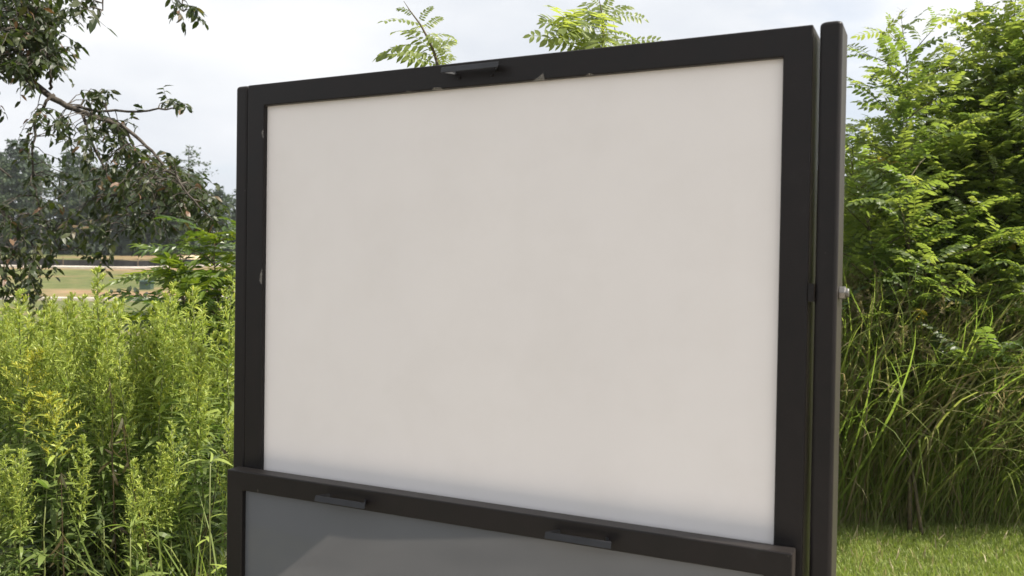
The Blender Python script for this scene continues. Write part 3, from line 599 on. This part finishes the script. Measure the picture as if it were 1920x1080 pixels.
def place_rod(px, Y, k, top, label, group, rz, wide=1.0):
    p = protos[k]; H0 = [1.50, 1.42, 1.56, 1.36, 1.48, 1.44, 1.30][k]; x = at(px, 540, Y)[0]; zb = float(gz(x, Y)); h = ztop(px, top, Y) - zb
    if k in used: o = copy_tree(p, KIDS)
    else: o = p; used.add(k)
    s_ = h / H0; o.location = (x, Y, zb); o.rotation_euler = (0, 0, rz); o.scale = ((0.35 + 0.65 * s_) * wide, (0.35 + 0.65 * s_) * wide, s_)
    tag(o, label, 'goldenrod', group)
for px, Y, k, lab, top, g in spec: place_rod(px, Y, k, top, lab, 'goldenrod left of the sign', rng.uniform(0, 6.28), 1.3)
cnt = 0
for Y in np.arange(2.8, 5.4, 0.21):
    for xc in np.arange(at(-80, 540, Y)[0], at(455 if Y < 4.3 else 330, 540, Y)[0], 0.27):
        xc_, yc_ = xc + rng.normal(0, 0.05), Y + rng.normal(0, 0.06); lift = rng.uniform(25, 105 if Y < 3.7 else 85)
        for _ in range(int(rng.integers(3, 6))):
            xx_, yy_ = xc_ + rng.normal(0, 0.05), yc_ + rng.normal(0, 0.05); px = 960 + (xx_ / yy_) * F_PX
            if px < -95 or (Y > 4.4 and px > 230): continue
            jag = lift + rng.uniform(0, 60)
            if yy_ < 2.95: jag += 150 + rng.uniform(0, 120)
            top = np.interp(px, [a for a, _ in top_px], [b_ for _, b_ in top_px]) + jag
            if 215 < px < 250: top += 40
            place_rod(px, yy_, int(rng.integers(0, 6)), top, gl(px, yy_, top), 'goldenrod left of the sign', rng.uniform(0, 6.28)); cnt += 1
print('goldenrods', cnt)

for k, (px, Y, py) in enumerate([(232, 2.95, 700), (352, 2.85, 760), (48, 2.9, 790), (290, 2.75, 830), (150, 2.75, 880)]):
    x = at(px, 540, Y)[0]; zt = at(px, py, Y)[2]; t = thing('dry_stalk', ['dry brown stalk leaning in the gap between the two goldenrod clusters', 'dry brown stalk standing in front of the right goldenrod cluster', 'dry stalk at the far left in front of the yellow goldenrod', 'short dry stalk low in front of the goldenrod, nearer the sign', 'short dry stalk low in front of the tallest goldenrod'][k], 'dry stalk', (x, Y, 0), 'dry stalks among the goldenrod')
    st = curve((0, 0, 0), (rng.normal(0, .12), rng.normal(0, .1), 1), zt, 12, wob=0.05); MB().tube(st, np.linspace(0.0036, 0.0012, 12), 5, 0.0).build('stem', MAT['rod'], t)
    b = MB(); n_ = 26; q = rng.uniform(0.3, 1, n_); ob, db = along(st, q); dd = unit(np.stack([rng.normal(0, 1, n_), rng.normal(0, 1, n_), np.full(n_, -1.2)], 1)); scatter(b, LL, dd, np.array([0, 0, 1.0]), rng.uniform(0.03, 0.075, n_), ob, rng.uniform(0, 0.06, n_), 1.2); b.build('withered_leaves', MAT['rod'], t)

# undergrowth: broad leaved weeds among and before the goldenrod
def weed(name, label, loc, H, k, lw, leaf, tint, mat='rod', group=None, lean=(0, 0)):
    t = thing(name, label, 'weed', loc, group); n = 8; s_ = np.linspace(0, 1, n)[:, None]
    pts = np.array([0, 0, -0.02]) + np.array([lean[0], lean[1], H]) * s_ + rng.normal(0, 0.006, (n, 3)) * s_
    MB().tube(pts, np.linspace(0.004, 0.002, n), 5).build('stem', MAT['stalk'], t, True)
    sv = np.sort(rng.uniform(0.25, 1, k)); sv[-5:] = 1; o, dd = along(pts, sv); al = np.arange(k) * 2.4
    el = np.interp(sv, [0.2, 1], [-0.1, 0.55]) + rng.normal(0, 0.2, k)
    d = np.stack([np.cos(al) * np.cos(el), np.sin(al) * np.cos(el), np.sin(el)], 1)
    b = MB(); scatter(b, [lance(lw, d_, 5, 0.03) for d_ in (0.25, 0.5)], d, np.array([0, 0, 1.0]), leaf * rng.uniform(0.7, 1.1, k), o, np.clip(tint + rng.normal(0, 0.05, k), 0, 0.8), 0.3)
    b.build('leaves', MAT[mat], t); return t
x, Y, _ = gp(84, 2.75); weed('broadleaf_weed', 'pale green weed with long broad leaves at lower left', (x, Y, 0), at(84, 905, 2.75)[2], 16, 0.10, 0.13, 0.5)
x, Y, _ = gp(395, 2.7); weed('broadleaf_weed', 'lime green weed topped by narrow leaves beside the lower left of the sign', (x, Y, 0), at(400, 860, 2.7)[2], 22, 0.06, 0.11, 0.72)
x, Y, _ = gp(250, 2.7); weed('broadleaf_weed', 'small weed with curled narrow leaves low in the middle of the goldenrod', (x, Y, 0), at(250, 980, 2.7)[2], 20, 0.06, 0.12, 0.6)
for k in range(34):
    px, Y = rng.uniform(-60, 440), rng.uniform(2.65, 3.6); x = at(px, 540, Y)[0]
    weed('undergrowth_weed', 'low shaded weed ' + ('at the far left' if px < 60 else 'below the pale weed' if px < 150 else 'left of the curled weed' if px < 230 else 'right of the curled weed' if px < 340 else 'beside the sign') + (', right in front' if Y < 2.95 else ', farther back' if Y > 3.3 else ', in between'), (x, Y, 0), rng.uniform(0.35, 0.85), 26, 0.11, 0.08, rng.uniform(0.12, 0.42), group='low weeds below the goldenrod')

# ------------------------------------------------------------------ tall grass and seeding stalks
BL = [blade(9, 0.0042, b_, p_) for b_, p_ in ((0.5, 1.4), (0.9, 1.4), (1.3, 2.0), (2.0, 1.6), (1.3, 3.0), (1.7, 2.4))]
def blades(mb, xs_, ys_, H, tint, temps=BL, wscale=1.0):
    n = len(xs_); a = rng.uniform(0, 6.28, n); o = np.stack([xs_, ys_, gz(xs_, ys_) - 0.01], 1)
    tiltz = unit(np.stack([rng.normal(0, 0.28, n), rng.normal(0, 0.28, n), np.ones(n)], 1))
    yv = unit(np.stack([np.cos(a), np.sin(a), np.zeros(n)], 1)); xv = unit(np.cross(yv, tiltz)); yv = np.cross(tiltz, xv)
    pick = rng.integers(0, len(temps), n)
    for k, T_ in enumerate(temps):
        q = pick == k; h = H[q][:, None]; mb.inst(T_, xv[q] * h * wscale, yv[q] * h, tiltz[q] * h, o[q], tint[q])
def panicle(mb, p, d, L_, tint):
    ax_ = curve(p, d, L_, 7, droop=0.5, wob=0.05); mb.tube(ax_, 0.0012, 3, tint, False)
    for q in np.linspace(0.1, 0.95, 13):
        o, dd = along(ax_, np.array([q])); a = rng.uniform(0, 6.28); br = curve(o[0], dd[0] + 0.55 * np.array([math.cos(a), math.sin(a), 0]), L_ * 0.38 * (1.1 - q), 5, droop=0.35, wob=0.08)
        mb.tube(br, 0.0008, 3, tint, False); m_ = 9; ob, db = along(br, np.linspace(0.2, 1, m_)); mb_sc = np.full(m_, 0.024)
        scatter(mb, [lance(0.2, 0.1, 2)], unit(db + rng.normal(0, 0.4, (m_, 3))), np.array([0, 0, 1.0]), mb_sc, ob, np.full(m_, tint), 1.0)
g = MB()
def zone(n, px0, px1, Y0, Y1, h0, h1, mb, t0=0.2, t1=0.85, cl=60):
    cx = rng.uniform(px0, px1, cl); cy = rng.uniform(Y0, Y1, cl); k = rng.integers(0, cl, n)
    px = cx[k] + rng.normal(0, 14, n); Y = cy[k] + rng.normal(0, 0.06, n); x = (px - 960) / F_PX * Y
    H = rng.uniform(h0, h1, n); tt = np.clip(rng.uniform(t0, t1, n), 0, 1); dead = rng.random(n) < 0.24; tt[dead] = rng.choice([0.02, 0.93, 0.97, 1.0], dead.sum())
    blades(mb, x, Y, H, tt)
zone(12000, 1440, 1800, 5.75, 6.6, 1.0, 2.0, g, 0.35, 0.92, cl=150)
zone(10500, 1700, 2080, 5.7, 6.5, 0.9, 1.8, g, 0.3, 0.9, cl=140)
zone(7500, 1440, 2080, 5.65, 6.1, 0.35, 1.0, g, 0.3, 0.92, cl=160)
zone(1500, 1300, 2200, 6.6, 7.6, 0.8, 1.7, g, 0.15, 0.7, cl=80)
zone(7000, 560, 1480, 5.9, 7.0, 0.7, 1.5, g, 0.3, 0.9, cl=170)
g.build('tall_grass', MAT['grass'], None); tag(COL.objects['tall_grass'], 'tangle of tall arching grass below the locust thicket right of the sign', 'tall grass', kind='stuff')
SEED = [(1640, 5.7, 560, 'leftmost feathery seed stalk in the tall grass near the sign post', -0.1), (1672, 5.75, 600, 'seed stalk with pinkish spray just right of the leftmost one in the tall grass', 0.2),
        (1735, 5.7, 575, 'seed stalk with a spray leaning right over the middle of the tall grass', 0.5), (1845, 5.7, 530, 'tall upright tawny seed stalk standing against the dark shrubs', 0.15),
        (1900, 5.65, 650, 'bent dry seed stalk near the right edge of the tall grass', -0.5), (1600, 5.9, 590, 'faint seed stalk partly behind the right post', 0.1)]
for px, Y, py, lab, ln in SEED:
    x = at(px, 540, Y)[0]; zt = at(px, py, Y)[2]; t = thing('seed_stalk', lab, 'grass stalk', (x, Y, float(gz(x, Y))), 'seed stalks in the tall grass')
    st = curve((0, 0, 0), (ln * 0.25, -0.02, 1), zt - 0.15, 9, droop=0.0, wob=0.02); MB().tube(st, np.linspace(0.0028, 0.0012, 9), 4, 0.93).build('stem', MAT['grass'], t)
    b = MB(); panicle(b, st[-1], (ln, 0.05, 1), 0.30, 0.97); b.build('seed_head', MAT['grass'], t)
b = MB()
for k in range(300):
    px = rng.uniform(1545, 1720) if k < 230 else rng.uniform(1700, 1900); Y = rng.uniform(5.55, 6.0); x = at(px, 540, Y)[0]
    st = curve((x, Y, float(gz(x, Y))), (rng.normal(0, .1), rng.normal(0, .1), 1), rng.uniform(1.0, 1.5), 7, wob=0.03); b.tube(st, 0.0012, 3, 0.9, False); panicle(b, st[-1], st[-1] - st[-2] + rng.normal(0, .1, 3), rng.uniform(0.16, 0.3), 0.97)
tag(b.build('seeding_grass', MAT['grass']), 'haze of fine tawny seed heads over the tall grass beside the right post', 'seeding grass', kind='stuff')
b = MB(); BS = [blade(6, 0.0055, b_, 1.5) for b_ in (0.5, 1.1, 1.8)]
n = 420; px = rng.uniform(330, 450, n); Y = rng.uniform(2.6, 3.2, n); blades(b, (px - 960) / F_PX * Y, Y, rng.uniform(0.4, 1.0, n), rng.uniform(0.4, 0.85, n), BS)
n = 1000; px = rng.uniform(-250, 560, n); Y = rng.uniform(2.6, 5.2, n); blades(b, (px - 960) / F_PX * Y, Y, rng.uniform(0.25, 0.85, n), np.where(rng.random(n) < 0.4, 0.03, rng.uniform(0.12, 0.5, n)), BS)
tag(b.build('wild_grass', MAT['grass']), 'loose wild grass growing up between the goldenrod stems', 'wild grass', kind='stuff')
# mown lawn
b = MB(); LT = [blade(3, 0.045, b_, 1.3) for b_ in (0.5, 1.0, 1.5)]
def lawn(n, x0, x1, y0, y1, h0, h1):
    x = rng.uniform(x0, x1, n); y = rng.uniform(y0, y1, n); blades(b, x, y, rng.uniform(h0, h1, n), np.clip(rng.beta(2, 2.2, n) + (rng.random(n) < 0.05) * 0.5, 0, 1), LT)
lawn(110000, 1.2, 4.6, 4.2, 6.3, 0.03, 0.07); lawn(38000, -1.5, 5.0, 2.2, 4.3, 0.03, 0.06); lawn(52000, -1.3, 1.2, 3.3, 6.1, 0.03, 0.07); lawn(30000, 4.6, 7.0, 3.5, 6.5, 0.03, 0.07); lawn(9000, -4.5, -1.5, 1.2, 2.8, 0.04, 0.07)
n = 900; blades(b, rng.uniform(1.3, 4.5, n), rng.uniform(4.3, 6.1, n), rng.uniform(0.06, 0.12, n), rng.choice([0.05, 0.98, 1.0], n), LT)
tag(b.build('lawn', MAT['lawn']), 'short mown lawn in sunlight in front of the tall grass', 'lawn', kind='stuff')

# ------------------------------------------------------------------ the overhanging tree at upper left
CH = [oval(0.19, 0.07, 0.10), oval(0.17, 0.10, 0.2), oval(0.21, 0.03, 0.05)]
tb = at(-330, 540, 5.6); tz = float(gz(tb[0], 5.6))
tree = thing('overhanging_tree', 'dark leafy tree whose branches hang in from the upper left corner', 'tree', (tb[0], 5.6, tz)); T0 = np.array([tb[0], 5.6, tz])
trunk = np.array([(0, 0, -0.1), (0.02, 0, 0.8), (0.06, 0.02, 1.7), (0.10, 0.0, 2.6), (0.18, 0.05, 3.6), (0.3, 0.0, 4.8), (0.5, 0.1, 6.0)])
MB().tube(trunk, [0.17, 0.14, 0.125, 0.11, 0.09, 0.06, 0.02], 14).build('trunk', MAT['bark'], tree, True)
def pxline(L_): return np.array([at(px, py, Y) - T0 for px, py, Y in L_])
def limb(pts, r0, r1, name='branch'):
    n = 4 * len(pts); s_ = np.linspace(0, 1, n); i = s_ * (len(pts) - 1); P = np.stack([np.interp(i, np.arange(len(pts)), pts[:, k]) for k in range(3)], 1)
    P[1:-1] = (P[:-2] + 2 * P[1:-1] + P[2:]) / 4; P += rng.normal(0, 0.006, P.shape); MB().tube(P, np.linspace(r0, r1, n), 8).build(name, MAT['bark'], tree, True); return P
start = lambda h: np.array([np.interp(h, trunk[:, 2], trunk[:, 0]), np.interp(h, trunk[:, 2], trunk[:, 1]), h])
limbs = []
def lb(h, pts, r0, r1):
    P = limb(np.concatenate([start(h)[None], pxline(pts)]), r0, r1); limbs.append(P); return P
def sb(pts, r0, r1):
    P = limb(pxline(pts), r0, r1); limbs.append(P); return P
main = lb(3.1, [(-120, 50, 5.5), (40, 143, 5.4), (120, 196, 5.3), (175, 218, 5.25)], 0.034, 0.012)
sb([(120, 195, 5.3), (200, 212, 5.3), (300, 203, 5.3), (335, 205, 5.3)], 0.010, 0.004)
sb([(170, 216, 5.25), (240, 240, 5.2), (290, 290, 5.1), (340, 350, 5.0), (400, 415, 5.0)], 0.014, 0.003)
sb([(230, 235, 5.2), (280, 330, 5.2), (300, 400, 5.2)], 0.008, 0.003)
sb([(150, 208, 5.3), (190, 300, 5.3), (230, 380, 5.35), (260, 430, 5.3)], 0.010, 0.003)
sb([(100, 182, 5.3), (65, 215, 5.3), (60, 300, 5.35), (70, 390, 5.4), (110, 470, 5.4)], 0.010, 0.003)
sb([(95, 170, 5.3), (95, 130, 5.2), (80, 60, 5.2), (60, 0, 5.2)], 0.009, 0.004)
lb(1.9, [(-120, 350, 5.5), (0, 385, 5.4), (30, 430, 5.4), (80, 480, 5.4)], 0.03, 0.005)
sb([(-60, 370, 5.45), (0, 460, 5.4), (50, 475, 5.4), (90, 520, 5.4)], 0.012, 0.004)
lb(4.4, [(-60, -160, 5.4), (100, -120, 5.3), (200, -60, 5.3), (190, 20, 5.3)], 0.03, 0.003)
sb([(100, -120, 5.3), (260, -100, 5.3), (340, -40, 5.3), (345, 25, 5.3)], 0.012, 0.003)
lb(5.0, [(-200, -250, 5.0), (-60, -230, 4.6), (60, -260, 4.5)], 0.03, 0.005); lb(4.0, [(-500, -50, 5.9), (-640, -20, 6.3)], 0.03, 0.005); lb(3.4, [(-450, 150, 5.2), (-560, 260, 4.9)], 0.03, 0.005)
lb(2.6, [(-180, 180, 5.8), (-80, 260, 6.1), (20, 330, 6.2)], 0.025, 0.005)
ALLP = np.concatenate(limbs)
crown = MB(); twigs = MB()
def region(px0, px1, py0, py1, n, Y=5.3, dY=0.3, ln=0.22, slope=None, leaf=0.064):
    """twigs of drooping leaves around a patch of the crown, each joined to the nearest branch"""
    for _ in range(n):
        px, py = rng.uniform(px0, px1), rng.uniform(py0, py1)
        if slope: py = py + (px - px0) * slope
        o = at(px, py, Y + rng.normal(0, dY)) - T0; dl = np.linalg.norm(ALLP - o, axis=1); near = ALLP[int(np.argmin(dl))]
        mid = (o + near) / 2 + np.array([0, 0, 0.12 * dl.min()]); 
        d = unit(unit(o - near + 1e-6) * 0.6 + np.array([0.5, rng.normal(0, .3), -0.25]) + rng.normal(0, 0.3, 3)); tw = curve(o, d, ln * rng.uniform(0.6, 1.2), 6, droop=0.5, wob=0.1)
        if dl.min() < 0.5: twigs.tube([near, mid, o], [0.004, 0.003, 0.002], 4, cap=False)
        twigs.tube(tw, np.linspace(0.002, 0.0008, 6), 4, cap=False)
        k = int(rng.integers(6, 11)); q = np.linspace(0.02, 1, k); ob, db = along(tw, q); a = rng.uniform(0, 6.28) + np.arange(k) * np.pi + rng.normal(0, 0.5, k)
        dd = unit(np.stack([np.cos(a), np.sin(a), np.full(k, -0.45)], 1) + db * 0.5 + rng.normal(0, 0.25, (k, 3)))
        scatter(crown, CH, dd, unit(np.array([0.2, 0.2, 1.0])), leaf * rng.uniform(0.65, 1.15, k), ob, np.clip(rng.beta(2, 2.4, k) + (rng.random(k) < 0.04) * 0.6, 0, 1), 0.7)
region(-160, 40, -60, 130, 190); region(15, 92, -20, 130, 130); region(60, 108, 50, 130, 22, ln=0.12); region(-150, 20, 100, 190, 16)
region(150, 195, -30, 45, 9, dY=0.1, ln=0.14); region(318, 362, -20, 20, 8, dY=0.1, ln=0.13)
region(150, 195, 165, 190, 9, dY=0.1, ln=0.14); region(60, 130, 200, 240, 14, dY=0.12, ln=0.15); region(285, 345, 190, 200, 5, dY=0.08, ln=0.12)
region(130, 240, 215, 300, 44, dY=0.2); region(220, 330, 260, 350, 62, slope=0.35, dY=0.25); region(290, 370, 300, 360, 38, slope=0.5, dY=0.2); region(350, 392, 370, 430, 14, dY=0.15, ln=0.15)
region(140, 260, 330, 440, 24, dY=0.25); region(250, 340, 380, 425, 12, dY=0.2, ln=0.15)
region(30, 110, 260, 380, 14, dY=0.2); region(-60, 90, 380, 520, 60, dY=0.3); region(-60, 60, 500, 545, 10, dY=0.2); region(160, 190, 465, 485, 3, dY=0.05, ln=0.12); region(60, 140, 410, 480, 10)
region(-700, -160, -120, 330, 220, Y=5.5, dY=0.9, ln=0.35, leaf=0.08); region(-500, 120, -420, -60, 200, Y=5.3, dY=0.9, ln=0.35, leaf=0.08)
twigs.build('twigs', MAT['bark'], tree); crown.build('crown', MAT['cherry'], tree)

# ------------------------------------------------------------------ the far wood
def clump_quad():
    return [tmpl([(-0.5, -0.35, 0.05), (0.45, -0.5, -0.05), (0.5, 0.4, 0.06), (-0.35, 0.5, -0.04)], [[0, 1, 2, 3]]), tmpl([(-0.5, 0, 0), (0, -0.4, 0.1), (0.5, 0.1, -0.05), (0.1, 0.5, 0.05)], [[0, 1, 2, 3]])]
CQ = clump_quad()
def far_tree(kind, H, wd):
    nm = {'pine': 'pine_tree', 'broad': 'broadleaf_tree', 'airy': 'airy_tree'}[kind]; t = thing(nm, 'x', 'tree', (0, 0, 0))
    bend = rng.normal(0, 0.15, 2); tp = np.array([(bend[0] * s_ * s_, bend[1] * s_, H * s_ - 0.3 * (1 - s_)) for s_ in np.linspace(0, 0.93, 7)])
    wood = MB().tube(tp, np.linspace(0.17, 0.04, 7), 7)
    fol = MB(); nl = {'pine': 30, 'broad': 38, 'airy': 22}[kind]; base = {'pine': 0.32, 'broad': 0.16, 'airy': 0.3}[kind]
    for k in range(nl):
        s_ = base + (1 - base) * ((k + rng.random()) / nl) ** 0.9; a = k * 2.4 + rng.normal(0, 0.5)
        prof = (1 - (s_ - base) / (1 - base)) ** 0.8 + 0.08 if kind == 'pine' else math.sin(math.pi * min(0.98, 0.22 + 0.76 * (s_ - base) / (1 - base))) ** 0.7
        L_ = wd * prof * rng.uniform(0.55, 1.15); o, _ = along(tp, np.array([min(s_, 0.99)])); br = curve(o[0], (math.cos(a), math.sin(a), 0.35), L_, 5, droop=0.2, wob=0.08)
        wood.tube(br, np.linspace(0.045, 0.012, 5), 4, cap=False)
        m_ = int({'pine': 60, 'broad': 110, 'airy': 36}[kind] * (0.4 + 0.6 * L_ / wd)); q = rng.uniform(0.25, 1.08, m_); ob, _ = along(br, np.clip(q, 0, 1))
        ob = ob + rng.normal(0, {'pine': 0.26, 'broad': 0.42, 'airy': 0.26}[kind], (m_, 3)) * [1, 1, 0.7]
        scatter(fol, CQ, unit(rng.normal(0, 1, (m_, 3))), unit(rng.normal(0, 1, (m_, 3)) + [0, 0, 0.8]), rng.uniform(0.16, 0.42, m_) * (0.75 if kind == 'airy' else 1), ob, np.clip(rng.normal(0.42, 0.2) * 0.5 + rng.uniform(0, 0.6, m_), 0, 1), 1.0)
    wood.build('trunk', MAT['greybark'], t); fol.build('crown', MAT['pine' if kind == 'pine' else 'farleaf'], t); return t
fp = [far_tree('pine', 14, 2.4), far_tree('pine', 15, 2.0), far_tree('broad', 13, 3.4), far_tree('broad', 12, 3.9), far_tree('broad', 14, 3.0), far_tree('airy', 13, 2.6)]
H0 = [14, 15, 13, 12, 14, 13]; FK = kids_of(fp); fused = set()
def place_tree(k, px, Y, top, label, group):
    p = fp[k]; x = at(px, 540, Y)[0]; zb = float(gz(x, Y)); s_ = max(0.35, (at(px, top, Y)[2] - zb) / H0[k])
    if k in fused: o = copy_tree(p, FK)
    else: o = p; fused.add(k)
    ws = 0.45 + 0.55 * s_; o.location = (x, Y, zb); o.rotation_euler = (0, 0, rng.uniform(0, 6.28)); o.scale = (ws, ws, s_); tag(o, label, 'tree', group)
tl = ([-900, -200, 0, 40, 100, 135, 200, 300, 350, 400, 440, 700, 1100, 1500, 1590, 1700, 2300, 2900], [215, 235, 258, 250, 282, 268, 300, 300, 318, 345, 335, 330, 330, 380, 405, 370, 330, 300])
place_tree(5, 352, 84, 258, 'airy thin crowned tree standing taller than the wood beside it, seen past the drooping branch', None)
place_tree(0, 38, 96, 246, 'pointed pine, tallest at the left end of the far wood', None)
place_tree(1, 124, 98, 268, 'narrow pine second from the left end of the far wood', None)
kn = {0: 'pine', 1: 'pine', 2: 'broad', 3: 'broad', 4: 'broad', 5: 'airy'}
gn = {'pine': ('dark pine in far wood', 'pines of the far wood'), 'broad': ('dense broadleaf tree in far wood', 'broadleaf trees of the far wood'), 'airy': ('thin crowned tree in far wood', 'thin crowned trees of the far wood')}
for Y, stp in ((97, 52), (104, 60), (112, 66)):
    for px in np.arange(-900, 2900, stp):
        px_ = px + rng.normal(0, 14); k = int(rng.choice([0, 1, 2, 3, 4, 5], p=[.16, .14, .24, .18, .2, .08])); top = np.interp(px_, *tl) + rng.uniform(-6, 34) - (Y - 97) * 0.3
        if 445 < px_ < 1500 and Y > 100: continue
        place_tree(k, px_, Y + rng.normal(0, 1.5), top, (gn[kn[k]][0] + (', front' if Y < 100 else ', second' if Y < 108 else ', rear') + ' line, ' + ('left of the picture' if px_ < 0 else 'left of the tall pine' if px_ < 38 else 'behind the hanging branch' if px_ < 230 else 'left of the airy tree' if px_ < 340 else 'by the left post' if px_ < 445 else 'hidden by the sign' if px_ < 1570 else 'right of the sign')).replace('in the row of the', 'of the'), gn[kn[k]][1])
# dim brush closing the foot of the wood
b = MB(); n = 34000; x = rng.uniform(-110, 150, n); y = rng.uniform(95.5, 114, n); z = gz(x, y) + rng.uniform(0, 1, n) ** 1.3 * (0.35 + 0.65 * smooth(96, 101, y)) * (4.0 + 1.6 * np.sin(x * 0.21) + 1.2 * np.sin(x * 0.57))
scatter(b, CQ, unit(rng.normal(0, 1, (n, 3))), unit(rng.normal(0, 1, (n, 3)) + [0, 0, 0.8]), rng.uniform(0.5, 1.1, n), np.stack([x, y, z], 1), rng.uniform(0, 0.5, n), 1.0)
tag(b.build('underbrush', MAT['farleaf']), 'dark brush closing the foot of the far wood', 'underbrush', kind='stuff')

# where several repeats still read alike, say which of them from the left
ORD = ['first', 'second', 'third', 'fourth', 'fifth', 'sixth', 'seventh', 'eighth', 'ninth', 'tenth', 'eleventh', 'twelfth', 'thirteenth', 'fourteenth', 'fifteenth', 'sixteenth', 'seventeenth', 'eighteenth', 'nineteenth', 'twentieth']
by = {}
for o in COL.objects:
    if o.parent is None and 'category' in o and 'label' in o: by.setdefault(o['label'], []).append(o)
for lab, os_ in by.items():
    if len(os_) < 2 or len(os_) > 20: continue
    os_.sort(key=lambda o: o.location.x / max(o.location.y, 0.1))
    for k, o in enumerate(os_):
        o['label'] = (ORD[k] if k < 20 else 'number %d' % (k + 1)) + ' from left, ' + lab

# the air: a thin even haze through which the far wood pales
_h = bpy.data.materials.new('haze'); _h.use_nodes = True; _n = _h.node_tree; _n.nodes.clear()
_o = _n.nodes.new('ShaderNodeOutputMaterial'); _v = _n.nodes.new('ShaderNodeVolumePrincipled'); _v.inputs['Color'].default_value = (0.85, 0.90, 0.95, 1); _v.inputs['Density'].default_value = 0.0005; _v.inputs['Anisotropy'].default_value = 0.3
_n.links.new(_v.outputs[0], _o.inputs['Volume'])
tag(box(MB(), -505, 505, -205, 905, -2.0, 26.0).build('haze', _h), 'thin pale haze in the air over the far field', 'haze', kind='stuff')
